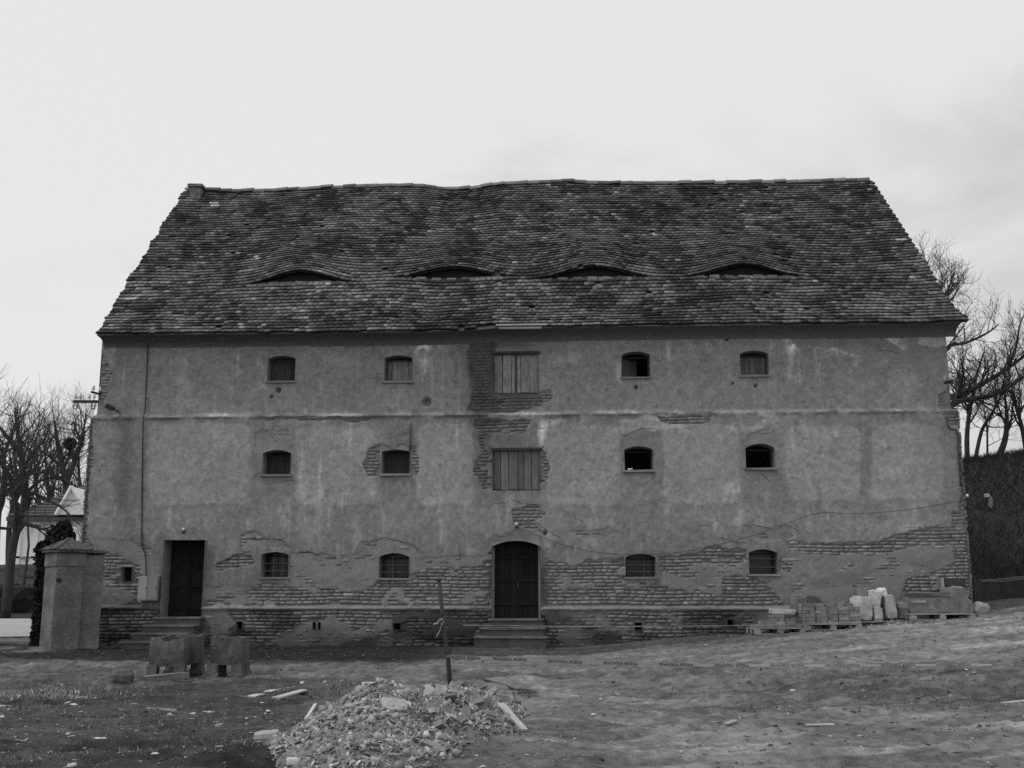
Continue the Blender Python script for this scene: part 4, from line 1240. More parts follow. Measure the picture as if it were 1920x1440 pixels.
cl_ = [((c[0], c[1], float(G(c[0], hy)) + 0.55), r_) for c, r_ in cl_]
V_, F_ = leaves_np(cl_, 0, 9000, 0.14, 6)
o_ = obj('foliage', mesh_np('foliage', V_ - np.array(hb.location), F_), 'leaf', hb, kind='stuff')

sy = 60.0
sw = thing('stone_wall', 'low dark field-stone wall in front of the white house', 'wall', (-32, sy, float(G(-32, sy)) - 0.2))
k_ = 0
sv_ = [rough_block((1, 1, 1), 900 + i, bev=0.15, jit=0.06, sub=1) for i in range(6)]
for row in range(3):
    x = -14.5 + 0.1 * row
    while x < 9:
        wd = random.uniform(0.5, 0.95)
        z_ = float(G(x - 32, sy)) - float(sw.location.z) - 0.3 + row * 0.32
        o_ = obj('wall_stone', random.choice(sv_), 'dark_stone', sw, loc=(x + wd / 2, random.uniform(-0.04, 0.04), z_))
        o_.scale = (wd * 1.04, 0.5, 0.36); x += wd

# white house with a cross gable
hY = 66.0
hbz = float(G(-29, hY))
hp = at(92, 1073, hY)
ho = thing('white_house', 'whitewashed single-storey house with tiled roof and white cross gable', 'house', (hp.x, hY, hp.z - 0.3))


def hl(px, py, Y=hY):
    q_ = at(px, py, Y); return q_ - Vector(ho.location)


xl = hl(22, 1000).x; xr = hl(190, 1000).x; ze = hl(60, 970).z; zr = hl(100, 914, hY + 3.6).z
mb = MB(); mb.box(((xl + xr) / 2, 3.6, ze / 2), (xr - xl, 7.2, ze)); mb.build('wall', 'whitewash', ho)
mb = MB()
mb.add([(xl - 0.25, -0.35, ze), (xr, -0.35, ze), (xr, 3.6, zr), (xl + 2.6, 3.6, zr), (xl - 0.25, 7.5, ze), (xr, 7.5, ze)], [(0, 1, 2, 3), (0, 3, 4), (3, 2, 5, 4), (0, 4, 5, 1)])
rf = mb.build('roof', 'house_tile', ho)
nrow = 11
for r_ in range(nrow):
    f0 = (r_ + 0.5) / nrow
    y_ = -0.38 + 3.95 * f0; z_ = ze + (zr - ze) * f0 + 0.05; xa = xl - 0.25 + 2.85 * f0
    MB().box((0, 0, 0), (xr - xa, 0.34, 0.05), rot=(math.atan2(zr - ze, 3.95) - 0.08, 0, 0)).build('tile_course', 'house_tile', rf, loc=((xa + xr) / 2, y_, z_))
ga, gb_, gc = hl(113, 966), hl(142, 914), hl(172, 966)
mb = MB(); mb.add([(ga.x, -0.55, ga.z), (gc.x, -0.55, ga.z), (gb_.x, -0.55, gb_.z), (ga.x, 3.4, ga.z), (gc.x, 3.4, ga.z), (gb_.x, 3.4, gb_.z)], [(0, 1, 2), (0, 2, 5, 3), (1, 4, 5, 2)])
gbo = mb.build('gable', 'whitewash', ho)
for a_, b_ in ((ga, gb_), (gb_, gc)):
    MB().tube([(a_.x, -0.62, a_.z), (b_.x, -0.62, b_.z + 0.02)], 0.12, 6).build('verge', 'whitewash', gbo)
MB().box((0, 0, 0), (xr - xl + 0.5, 0.3, 0.22)).build('eaves_moulding', 'house_tile', ho, loc=((xl + xr) / 2, -0.2, ze - 0.12))
MB().box((0, 0, 0), (xr - xl, 0.1, 0.12)).build('plinth_line', 'stone', ho, loc=((xl + xr) / 2, -0.05, hl(60, 1045).z))
for px in (36, 68, 120):
    MB().box((0, 0, 0), (0.34, 0.1, ze - 0.4)).build('pilaster', 'whitewash', ho, loc=(hl(px, 1000).x, -0.05, ze / 2))
# arched niche by the corner
na = hl(143, 1008); mb = MB()
arc = [Vector((na.x + 0.42 * math.cos(a_), -0.7, na.z + 0.48 * math.sin(a_))) for a_ in np.linspace(-0.2, math.pi + 0.2, 12)]
mb.tube([Vector((arc[0].x, -0.7, 0))] + arc + [Vector((arc[-1].x, -0.7, 0))], 0.14, 6); mb.build('arch_surround', 'whitewash', ho)
mb = MB(); mb.add([(v.x, -0.6, v.z) for v in arc] + [(arc[-1].x, -0.6, 0), (arc[0].x, -0.6, 0)], [tuple(range(len(arc) + 2))]); mb.build('arch_opening', 'void', ho)

# lamp post with lantern in front of the house
lb_ = at(46, 1078, 58.0); lt = at(52, 945, 58.0)
lp = thing('street_lamp', 'thin street lamp with a square lantern standing before the white house', 'street lamp', (lb_.x, 58, float(G(lb_.x, 58)) - 0.1))
hgt = lt.z - lp.location.z
MB().tube([(0, 0, 0), (0.1, 0, hgt * 0.5), (lt.x - lb_.x, 0, hgt - 0.3)], [0.08, 0.06, 0.05], 6).build('post', 'iron', lp)
MB().lathe([(0.1, -0.32), (0.24, 0.3), (0.26, 0.32)], (lt.x - lb_.x, 0, hgt), 6).build('lantern', 'dark_glass', lp)
MB().lathe([(0.32, 0.0), (0.12, 0.18), (0.03, 0.24)], (lt.x - lb_.x, 0, hgt + 0.32), 6).build('lantern_roof', 'iron', lp)

# ================================================================== trees


class Tree:
    def __init__(s, name, label, base, seed, group=None):
        s.r = random.Random(seed); s.T = MB(); s.C = MB(); s.base = Vector(base)
        s.o = thing(name, label, 'tree', base, 0, group); s.n = 0

    def limb(s, pts, r0, r1, kids=8, klen=1.6, lvl=0, start=0.25, up=0.35, spread=0.9):
        pts = bez([Vector(p) - s.base for p in pts], 4)
        m_ = len(pts)
        rad = [r0 + (r1 - r0) * i / (m_ - 1) for i in range(m_)]
        s.T.tube(pts, rad, 7)
        s.spawn(pts, rad, kids, klen, lvl, start, up, spread)
        return s

    def spawn(s, pts, rad, kids, klen, lvl, start, up, spread):
        rr = s.r; m_ = len(pts)
        for k in range(kids):
            f = start + (1 - start) * (k + rr.random()) / kids
            x = f * (m_ - 1); i = min(int(x), m_ - 2)
            p = pts[i].lerp(pts[i + 1], x - i)
            d0 = (pts[i + 1] - pts[i]).normalized()
            d = (d0 * rr.uniform(0.3, 0.9) + Vector((rr.gauss(0, 1), rr.gauss(0, 1), rr.gauss(0, 1))) * spread * 0.6 + Vector((0, 0, up))).normalized()
            r_ = rad[i] * rr.uniform(0.35, 0.6)
            s.grow(p, d, klen * rr.uniform(0.6, 1.25) * (1.15 - 0.5 * f), max(r_, 0.008), lvl + 1, up, spread)

    def grow(s, p, d, ln, r, lvl, up, spread):
        rr = s.r; s.n += 1
        n = 4 if lvl < 3 else 3
        pts = [p]; dd = d.copy()
        for i in range(n):
            dd = (dd + Vector((rr.gauss(0, 1), rr.gauss(0, 1), rr.gauss(0, 1))) * 0.16 + Vector((0, 0, up * 0.12))).normalized()
            pts.append(pts[-1] + dd * ln / n)
        e = max(r * 0.35, 0.005)
        rad = [r + (e - r) * i / n for i in range(n + 1)]
        (s.T if lvl < 2 else s.C).tube(pts, rad, 5 if lvl < 2 else 3, caps=False)
        if lvl < s.maxl:
            kids = s.kid[lvl] if lvl < len(s.kid) else 4
            for k in range(kids):
                f = 0.25 + 0.75 * (k + rr.random()) / kids; x = f * n; i = min(int(x), n - 1)
                q_ = pts[i].lerp(pts[i + 1], x - i); d0 = (pts[i + 1] - pts[i]).normalized()
                d2 = (d0 * 0.8 + Vector((rr.gauss(0, 1), rr.gauss(0, 1), rr.gauss(0, 1))) * spread * 0.55 + Vector((0, 0, up * 0.5))).normalized()
                s.grow(q_, d2, ln * rr.uniform(0.45, 0.75), max(rad[i] * 0.6, 0.005), lvl + 1, up, spread)

    maxl = 3; kid = [0, 5, 5, 4]

    def done(s):
        s.T.build('trunk', 'bark', s.o, smooth=True); s.C.build('crown', 'twig', s.o)


def gbase(px, py, Y):
    p = at(px, py, Y); p.z = float(G(p.x, Y)) - 0.15; return p


# big leaning tree by the road, in front of the house
Y = 50.0; b = gbase(16, 1090, Y)
t = Tree('bare_tree', 'dark leaning bare tree in front of the white house, limb arching over the street lamp', b, 21); t.kid = [0, 5, 5, 4]
A_ = lambda x, y, dy=0: at(x, y, Y + dy)
t.limb([b, A_(22, 1040), A_(33, 990), A_(45, 940), A_(44, 890), A_(36, 830), A_(28, 770)], 0.23, 0.06, 11, 2.6, up=0.3)
t.limb([A_(30, 1003), A_(45, 983), A_(65, 987), A_(82, 992), A_(100, 985)], 0.14, 0.03, 5, 1.2, lvl=1)
t.limb([A_(46, 935), A_(62, 925), A_(90, 938), A_(120, 955), A_(150, 985)], 0.11, 0.02, 9, 1.4, lvl=1, up=0.0)
t.limb([A_(46, 930), A_(70, 905), A_(100, 895), A_(135, 892)], 0.1, 0.02, 9, 1.4, lvl=1)
t.limb([A_(42, 880), A_(62, 850), A_(85, 820), A_(95, 790)], 0.1, 0.02, 8, 1.6, lvl=1)
t.limb([A_(38, 850), A_(15, 820), A_(-10, 790), A_(-30, 760)], 0.12, 0.03, 8, 2.0, lvl=1)
t.limb([A_(44, 905), A_(20, 880), A_(-10, 870)], 0.1, 0.03, 7, 1.8, lvl=1)
t.done()
# tree with the nest behind the house
Y = 84.0; b = gbase(124, 1000, Y)
t = Tree('bare_tree', 'tall bare tree with a dark nest behind the white gable', b, 33)
A_ = lambda x, y, dy=0: at(x, y, Y + dy)
t.limb([b, A_(126, 930), A_(124, 900), A_(117, 875), A_(108, 830), A_(102, 790)], 0.42, 0.08, 10, 2.6)
t.limb([A_(125, 905), A_(138, 870), A_(152, 830), A_(146, 815), A_(138, 790)], 0.24, 0.06, 10, 2.4, lvl=0)
t.limb([A_(152, 835), A_(158, 800), A_(161, 775)], 0.12, 0.04, 8, 2.0, lvl=0)
t.limb([A_(118, 880), A_(98, 860), A_(84, 850), A_(70, 845)], 0.14, 0.04, 8, 2.2, lvl=0)
nst = A_(131, 832) - t.base
V_, F_ = leaves_np([((nst.x, 0, nst.z), 0.4)], 0, 260, 0.4, 9)
t.limb([A_(133, 860), A_(133, 840), A_(131, 832)], 0.1, 0.05, 2, 1.0, lvl=1)
t.done()
obj('nest', mesh_np('nest', V_, F_), 'twig', t.o)
# wood behind on the left
for i, (px, top, Y, sd) in enumerate(((-10, 770, 70, 41), (20, 772, 74, 42), (62, 790, 90, 43), (88, 800, 92, 44), (150, 790, 95, 45), (-40, 720, 66, 46), (45, 820, 100, 47), (105, 815, 104, 48))):
    b = gbase(px, 1060, Y); tp = at(px + random.uniform(-10, 10), top, Y)
    t = Tree('bare_tree', 'bare leafless tree in the wood behind the white house', b, sd, 'bare trees behind the white house')
    h = tp.z - b.z; m1 = b + Vector((random.uniform(-0.4, 0.4), 0, h * 0.35)); m2_ = b + Vector((random.uniform(-0.8, 0.8), 0, h * 0.65))
    t.kid = [0, 5, 4, 4]
    t.limb([b, m1, m2_, b + Vector(((tp - b).x, 0, h * 0.92))], 0.30, 0.04, 15, 0.34 * h, start=0.25, up=0.45)
    t.done()

# right: trees on and behind the embankment
Y = 47.0
for i, (pts, r0, lab, sd, kl) in enumerate((
        ([(1813, 855), (1813, 820), (1818, 770), (1826, 735), (1832, 700), (1845, 660)], 0.17, 'slim bare tree on the embankment nearest the granary corner', 61, 1.7),
        ([(1826, 855), (1840, 810), (1860, 775), (1877, 740), (1884, 700)], 0.13, 'slanting bare tree on the embankment crossing its straighter neighbour', 62, 1.7),
        ([(1868, 858), (1884, 826), (1888, 790), (1886, 760), (1882, 720)], 0.22, 'bare tree with flared foot on the crest of the embankment', 63, 1.9),
        ([(1926, 850), (1916, 800), (1904, 760), (1898, 730)], 0.17, 'bare tree leaning back towards its flared-foot neighbour on the crest', 64, 1.8),
        ([(1850, 850), (1851, 810), (1848, 780)], 0.07, 'thin bare sapling between the trees on the embankment', 65, 1.2))):
    P_ = [at(x, y, Y) for x, y in pts]
    b = P_[0].copy(); b.z = min(b.z, float(G(b.x, Y))) - 0.1
    t = Tree('bare_tree', lab, b, sd)
    t.limb([b] + P_[1:], r0 * 0.72, 0.03, 10, kl, start=0.25, up=0.4)
    if i == 0: t.limb([P_[2], at(1800, 740, Y), at(1790, 720, Y)], 0.06, 0.02, 5, 1.2, lvl=1)
    if i == 1: t.limb([P_[3], at(1900, 720, Y), at(1925, 700, Y)], 0.06, 0.02, 5, 1.2, lvl=1)
    t.done()
Y = 44.5; b = Vector((at(1735, 900, Y).x, Y, float(G(at(1735, 900, Y).x, Y)) - 0.2))
t = Tree('bare_tree', 'large spreading bare tree behind the granary, limbs reaching past its corner', b, 71); t.maxl = 4; t.kid = [0, 5, 5, 3]
A_ = lambda x, y, dy=0: at(x, y, Y + dy)
t.limb([b, A_(1738, 860), A_(1742, 780), A_(1750, 680), A_(1758, 600), A_(1766, 550)], 0.34, 0.06, 8, 1.8, start=0.5, up=0.5)
t.limb([A_(1741, 790), A_(1770, 752), A_(1810, 735), A_(1850, 715), A_(1890, 690), A_(1930, 660)], 0.17, 0.05, 16, 1.6, lvl=0, start=0.15)
t.limb([A_(1741, 800), A_(1780, 760), A_(1820, 748), A_(1870, 738), A_(1930, 700)], 0.15, 0.05, 16, 1.4, lvl=0, start=0.15)
t.limb([A_(1748, 700), A_(1775, 652), A_(1810, 643), A_(1850, 625), A_(1872, 608)], 0.09, 0.025, 12, 1.3, lvl=1, start=0.15)
t.limb([A_(1890, 690), A_(1905, 650), A_(1912, 610), A_(1920, 590)], 0.07, 0.02, 8, 1.1, lvl=1)
t.limb([A_(1758, 600), A_(1752, 560), A_(1742, 520), A_(1738, 490)], 0.09, 0.02, 10, 1.3, lvl=1)
t.limb([A_(1760, 590), A_(1775, 550), A_(1790, 510)], 0.08, 0.02, 10, 1.2, lvl=1)
t.limb([A_(1762, 580), A_(1785, 560), A_(1800, 535)], 0.06, 0.015, 7, 1.0, lvl=1)
t.done()
t = None

# low dark retaining wall and post at the embankment foot
mb = MB(); n = 16; vs = []
for i in range(n + 1):
    x = 13.2 + 14 * i / n
    g0 = float(G(x, 33.6))
    for (yy, zz) in ((33.4, -0.3), (33.4, 0.55 + 0.03 * math.sin(i)), (34.0, 0.6), (34.0, -0.3)): vs.append((x, yy + random.uniform(-0.03, 0.03), g0 + zz))
mb.add(vs, [(i * 4 + j, (i + 1) * 4 + j, (i + 1) * 4 + j + 1, i * 4 + j + 1) for i in range(n) for j in range(3)])
rw_ = mb.build('retaining_wall', 'bark', label='low dark retaining wall along the foot of the embankment', cat='wall')
p = at(1834, 1138, 29.8); p.z = gz(p.x, p.y) - 0.1
q_ = at(1832, 1083, 29.8)
mb = MB(); mb.box((0, 0, (q_.z - p.z) / 2), (0.22, 0.16, q_.z - p.z), jit=0.012); mb.build('timber_post', 'dark_wood', loc=p, label='short dark timber post at the granary corner', cat='post')
a_ = at(1826, 1089, 29.7); b_ = at(1930, 1079, 31.5)
mb = MB()
for dz in (0, -0.07): mb.tube([Vector((0, 0, 0)), (b_ - a_) * 0.5 + Vector((0, 0, dz - 0.02)), b_ - a_ + Vector((0, 0, dz))], 0.012, 4)
mb.build('rope', 'sheet', loc=a_, label='pale double rope stretched from the timber post towards the right', cat='rope')
p = at(1852, 945, 38.2); gzv_ = float(G(p.x, 38.2))
# find the slope point behind that sighting
d = gp(1853, 955)
t = thing('rag', 'small pale rag draped on a stub on the dark embankment', 'rag', (d.x, d.y, float(G(d.x, d.y))))
MB().tube([(0, 0, -0.1), (0, -0.05, 0.25), (-0.06, -0.05, 0.55)], [0.05, 0.04, 0.03], 6).build('stub', 'bark', t)
obj('cloth', rough_block((0.15, 0.09, 0.4), 77, 0.4, 0.2, 4), 'concrete', t, loc=(0.06, -0.1, 0.02))
obj('knot', rough_block((0.18, 0.12, 0.13), 78, 0.5, 0.15, 4), 'stone', t, loc=(-0.05, -0.1, 0.42))

# scrub on the embankment
n = 26000
sx = rng.uniform(13.2, 27, n); sy_ = rng.uniform(34.3, 50, n); sz = G(sx, sy_)
ln = 0.1 + 0.25 * rng.random(n); an = rng.normal(0, 0.9, n)
V_ = np.stack([np.stack([sx - 0.02, sy_, sz - 0.05], -1), np.stack([sx + 0.02, sy_, sz - 0.05], -1), np.stack([sx + an * ln, sy_ - 0.3 * ln * rng.random(n), sz + ln], -1)], 1).reshape(-1, 3)
obj('embankment_grass', mesh_np('embankment_grass', V_, np.arange(3 * n).reshape(-1, 3), 0.04 * np.exp(rng.normal(0, 0.5, n)) * (0.4 + 1.2 * fbm(sx * 0.5, sy_ * 0.5, 2))), 'dry_grass', kind='stuff', label='dark dead grass covering the embankment', cat='grass')

# ================================================================== stone troughs on legs
def trough(px0, px1, py0, pyb, pyg, depth, label, rz):
    g = gpt((px0 + px1) / 2, pyg); Yc = g.y
    wd = at(px1, pyb, Yc).x - at(px0, pyb, Yc).x
    zt = at(px0, py0, Yc).z - g.z; zb = at(px0, pyb, Yc).z - g.z
    t = thing('stone_trough', label, 'trough', g, rz)
    # shell: outer walls tapering down, ragged rim, open top
    nx = 10; pts_o = []
    for k in range(nx): pts_o.append((-wd / 2 + wd * k / (nx - 1), 0.0))
    for k in range(1, 8): pts_o.append((wd / 2, depth * k / 7))
    for k in range(1, nx): pts_o.append((wd / 2 - wd * k / (nx - 1), depth))
    for k in range(1, 7): pts_o.append((-wd / 2, depth - depth * k / 7))
    m_ = len(pts_o); vs = []; fs = []; cx, cy = 0, depth / 2
    rim = []
    for i, (x, y) in enumerate(pts_o):
        notch = -0.05 if (i in (3, 4, 5)) else 0.0
        rim.append(zt + notch + random.uniform(-0.02, 0.015))
    for (k, zf) in ((0.97, 0.0), (1.0, 0.3), (1.0, 0.7), (0.985, 1.0)):
        for i, (x, y) in enumerate(pts_o): vs.append((cx + (x - cx) * k + random.uniform(-0.006, 0.006), cy + (y - cy) * k + random.uniform(-0.006, 0.006), zb + (rim[i] - zb) * zf))
    for i, (x, y) in enumerate(pts_o): vs.append((cx + (x - cx) * 0.84, cy + (y - cy) * 0.88, rim[i] - 0.005))
    for i, (x, y) in enumerate(pts_o): vs.append((cx + (x - cx) * 0.8, cy + (y - cy) * 0.84, zb + 0.12))
    for r_ in range(5):
        for i in range(m_): fs.append((r_ * m_ + i, r_ * m_ + (i + 1) % m_, (r_ + 1) * m_ + (i + 1) % m_, (r_ + 1) * m_ + i))
    fs.append(tuple(range(m_))[::-1]); fs.append(tuple(range(5 * m_, 6 * m_)))
    MB().add(vs, fs).build('basin', 'trough', t)
    lw = 0.17
    for sx_ in (-1, 1):
        for yy in (0.04, depth - 0.12):
            x = sx_ * (wd / 2 - lw * 0.35)
            zz = gz(g.x + x, g.y + yy) - g.z
            lg = MB().box((0, 0, 0), (lw, 0.2, zb - zz + 0.06), jit=0.012).build('leg', 'dark_stone', t, loc=(x, yy, (zb + zz) / 2 - 0.01))
            MB().box((0, 0, 0), (lw * 1.25, 0.26, 0.09), jit=0.012).build('foot', 'dark_stone', lg, loc=(0, 0, -(zb - zz) / 2 + 0.03))
    return t


trough(277, 342, 1196, 1250, 1278, 1.25, 'large stained stone trough on stubby legs in front of the doorway steps', 0.02)
trough(391, 451, 1195, 1247, 1276, 0.5, 'smaller stone trough on four legs beside the large stained trough', -0.03)
p = gpt(312, 1286)
mb = MB().box((0, 0, 0.05), (0.68, 0.05, 0.09), rot=(0.2, -0.08, 0.12), jit=0.008)
mb.build('board', 'old_wood', loc=p, label='short grey board lying against the legs of the large trough', cat='board')
obj('stone_lump', rough_block((0.34, 0.3, 0.26), 300, 0.6, 0.14), 'dark_stone', loc=gpt(228, 1286, -0.06), label='dark earthy lump on the ground left of the large trough', cat='stone')
obj('stone_lump', rough_block((0.34, 0.3, 0.22), 301, 0.4, 0.1), 'dark_stone', loc=gpt(170, 1214, -0.05), label='small stone at the foot of the gate pillar', cat='stone')

# ================================================================== rubble heap
PC = gp(688, 1392); PC2 = gp(866, 1350); PB = gp(640, 1318)


def pile(x, y):
    x = np.asarray(x, float); y = np.asarray(y, float)
    def cone(cx, cy, rx, ry, h, p=1.0):
        d = np.sqrt(((x - cx) / rx) ** 2 + ((y - cy) / ry) ** 2)
        return h * np.clip(1 - d, 0, 1) ** p
    z = np.maximum.reduce([cone(PC.x + 0.08, PC.y - 0.45, 0.98, 1.7, 0.42, 0.85), cone(PC.x + 0.08, PC.y + 0.5, 1.0, 1.75, 0.58, 0.9), cone(PC2.x - 0.05, PC2.y + 0.3, 0.85, 1.1, 0.36, 0.75), cone(PC.x + 0.55, PC.y + 0.8, 1.0, 1.2, 0.5, 0.85), cone(PB.x, PB.y + 0.2, 0.75, 0.9, 0.24, 0.8)])
    return z


rb = thing('rubble_heap', 'heap of pale plaster, mortar and broken tile rubble on the dirt yard', 'rubble', (PC.x, PC.y, gz(PC.x, PC.y)))
RB = np.array(rb.location)
hx, hy_ = np.meshgrid(np.linspace(PC.x - 1.6, PC2.x + 1.1, 110), np.linspace(PC.y - 2.4, PC.y + 3.2, 140))
hz = pile(hx, hy_)
hz = hz + np.where(hz > 0.01, 0.05 * (fbm(hx * 5, hy_ * 5, 3) - 0.5) + 0.03 * (fbm(hx * 14, hy_ * 14, 5, 2) - 0.5), -0.05)
hzz = gzv(hx, hy_) + hz
ii = np.arange(hx.size).reshape(hx.shape)
F = np.stack([ii[:-1, :-1], ii[:-1, 1:], ii[1:, 1:], ii[1:, :-1]], -1).reshape(-1, 4)
htone = 0.17 * (0.6 + 0.8 * fbm(hx * 3, hy_ * 3, 4)) * np.where(hx < PB.x + 0.35, np.where(hy_ > PC.y + 1.0, 0.5, 1), 1)
obj('mound', mesh_np('mound', np.stack([hx, hy_, hzz], -1).reshape(-1, 3) - RB, F, htone.ravel(), 'POINT', True), 'rubble', rb)


def slab_proto(seed, kind):
    r_ = random.Random(seed); n = r_.choice((3, 4, 4, 5)) if kind != 'lump' else r_.choice((4, 5))
    an = sorted(r_.uniform(0, 2 * math.pi) for _ in range(n))
    an = [2 * math.pi * (i + r_.uniform(-0.3, 0.3)) / n for i in range(n)]
    pts = [(math.cos(a) * r_.uniform(0.6, 1.0) * 0.5, math.sin(a) * r_.uniform(0.6, 1.0) * 0.5) for a in an]
    th = {'flake': 0.10, 'lump': 0.4, 'tile': 0.07}[kind] * r_.uniform(0.7, 1.3)
    vs = [(x, y, -th / 2 + r_.uniform(-0.03, 0.03)) for x, y in pts] + [(x * r_.uniform(0.75, 1), y * r_.uniform(0.75, 1), th / 2 + r_.uniform(-0.03, 0.03)) for x, y in pts]
    tri = []
    for i in range(n):
        j = (i + 1) % n; tri += [(i, j, n + j), (i, n + j, n + i)]
    for i in range(1, n - 1): tri += [(0, i + 1, i), (n, n + i, n + i + 1)]
    return np.array(vs), np.array(tri)


protos = [slab_proto(i, ('flake', 'tile', 'flake', 'flake', 'lump', 'tile', 'flake', 'tile')[i % 8]) for i in range(16)]


def rots(n, r_, tilt):
    """random rotation matrices, n x 3 x 3, mostly lying flat when tilt is small"""
    yaw = r_.uniform(0, 2 * np.pi, n); a = r_.normal(0, tilt, n); b = r_.normal(0, tilt, n)
    def Rz(t): c, s = np.cos(t), np.sin(t); o = np.zeros_like(t); l = np.ones_like(t); return np.stack([c, -s, o, s, c, o, o, o, l], -1).reshape(-1, 3, 3)
    def Rx(t): c, s = np.cos(t), np.sin(t); o = np.zeros_like(t); l = np.ones_like(t); return np.stack([l, o, o, o, c, -s, o, s, c], -1).reshape(-1, 3, 3)
    def Ry(t): c, s = np.cos(t), np.sin(t); o = np.zeros_like(t); l = np.ones_like(t); return np.stack([c, o, s, o, l, o, -s, o, c], -1).reshape(-1, 3, 3)
    return Rx(a) @ Ry(b) @ Rz(yaw)


def scatter(name, P, S, tilt, tone, m, seed, parent=None, origin=(0, 0, 0), **k):
    """many small pieces as one mesh"""
    r_ = np.random.default_rng(seed); n = len(P); M = rots(n, r_, tilt); pi = r_.integers(0, len(protos), n)
    Vs = []; Fs = []; Ts = []; b = 0
    for q_, (pv, pf) in enumerate(protos):
        idx = np.where(pi == q_)[0]
        if not len(idx): continue
        an_ = r_.uniform(0.2, 0.95, (len(idx), 1, 1)) * np.array([0, 1, 0]) + np.array([1, 0, 1])
        v = np.einsum('nij,nvj->nvi', M[idx], pv[None] * an_) * S[idx][:, None, None] + P[idx][:, None, :] - np.array(origin)
        f = pf[None] + (np.arange(len(idx)) * len(pv))[:, None, None] + b
        Vs.append(v.reshape(-1, 3)); Fs.append(f.reshape(-1, 3)); Ts.append(np.repeat(tone[idx], len(pf))); b += v.shape[0] * v.shape[1]
    return obj(name, mesh_np(name, np.concatenate(Vs), np.concatenate(Fs), np.concatenate(Ts)), m, parent, **k)


def on_pile(n, r_, minh=0.0):
    out_ = []
    while len(out_) < n:
        x = r_.uniform(PC.x - 1.5, PC2.x + 0.95); y = r_.uniform(PC.y - 2.2, PC.y + 2.6)
        h = float(pile(x, y))
        if h > minh + 0.015 or (h > 0 and r_.random() < 0.5): out_.append((x, y, h))
    return np.array(out_)


r_ = np.random.default_rng(3)
P = on_pile(15000, r_)
fine = np.stack([P[:, 0], P[:, 1], gzv(P[:, 0], P[:, 1]) + P[:, 2] + 0.005], -1)
scatter('fine_rubble', fine, 0.03 + 0.11 * r_.random(len(P)) ** 3, 0.6, 0.29 * np.exp(r_.normal(0, 0.32, len(P))), 'rubble', 4, rb, RB, kind='stuff')
n = 1500
xx = PC.x + 0.35 + r_.normal(0, 1.0, n); yy = PC.y + 0.3 + r_.normal(0, 1.0, n)
P = np.stack([xx, yy, gzv(xx, yy) + pile(xx, yy) + 0.004], -1)
scatter('spilled_fines', P, 0.012 + 0.05 * r_.random(n) ** 3, 0.3, 0.2 * np.exp(r_.normal(0, 0.35, n)), 'rubble', 44, rb, RB, kind='stuff')
# larger pieces, each its own part
P = on_pile(290, r_, 0.03)
for i, (x, y, h) in enumerate(P):
    pv, pf = protos[i % 16]
    right = x > PC2.x - 0.45
    s = random.uniform(0.07, 0.19) if not right else random.uniform(0.09, 0.2)
    tn_ = (0.31 if not right else 0.24) * math.exp(random.gauss(0, 0.28))
    if right and random.random() < 0.6:
        mb = MB().box((0, 0, 0), (random.uniform(0.09, 0.19), random.uniform(0.07, 0.12), random.uniform(0.02, 0.055)), jit=0.01, tone=tn_)
        mb.build('brick_fragment', 'rubble', rb, loc=(x - RB[0], y - RB[1], gz(x, y) + h + 0.04 - RB[2]), rot=(random.gauss(0, 0.7), random.gauss(0, 0.6), random.uniform(0, 6.3)))
    else:
        me = mesh_np('shard', pv * s * np.array([1.15, random.uniform(0.3, 0.9), 1.0]), pf, np.full(len(pf), tn_))
        obj('shard', me, 'rubble', rb, loc=(x - RB[0], y - RB[1], gz(x, y) + h + 0.015 - RB[2]), rot=(random.gauss(0, 0.55), random.gauss(0, 0.55), random.uniform(0, 6.3)))


def stick(px0, py0, px1, py1, wd, th, m, name, label, cat, l0=0.03, l1=0.03, group=None):
    a = gpt(px0, py0); b = gpt(px1, py1)
    a.z = gz(a.x, a.y) + float(pile(a.x, a.y)) + l0; b.z = gz(b.x, b.y) + float(pile(b.x, b.y)) + l1
    d = b - a; ln = d.length
    o_ = MB().box((0, 0, 0), (ln, wd, th), jit=min(0.01, th * 0.25)).build(name, m, loc=(a + b) / 2, label=label, cat=cat, group=group)
    o_.rotation_euler = d.to_track_quat('X', 'Z').to_euler()
    return o_


stick(470, 1309, 514, 1299, 0.13, 0.03, 'pale_wood', 'plank', 'pale weathered plank lying on the dirt, farther from the rubble heap', 'plank')
stick(516, 1316, 570, 1303, 0.12, 0.03, 'pale_wood', 'plank', 'pale weathered plank lying close behind the rubble heap', 'plank')
stick(872, 1297, 926, 1297, 0.05, 0.02, 'white', 'lath', 'thin white lath on the bare dirt beside the leaning post', 'lath')
stick(938, 1354, 985, 1384, 0.07, 0.03, 'pale_wood', 'batten', 'pale batten at the low end of the rubble heap', 'batten', 0.05, 0.03)
stick(936, 1360, 978, 1384, 0.06, 0.03, 'old_wood', 'batten', 'grey batten half under the pale batten at the heap end', 'batten', 0.02, 0.015)
stick(705, 1306, 778, 1296, 0.04, 0.03, 'pale_wood', 'batten', 'long thin batten lying across the back of the rubble heap', 'batten', 0.06, 0.05)
stick(572, 1384, 590, 1372, 0.03, 0.02, 'pale_wood', 'stick', 'short stick poking from the dark side of the rubble heap', 'stick', 0.04, 0.12)
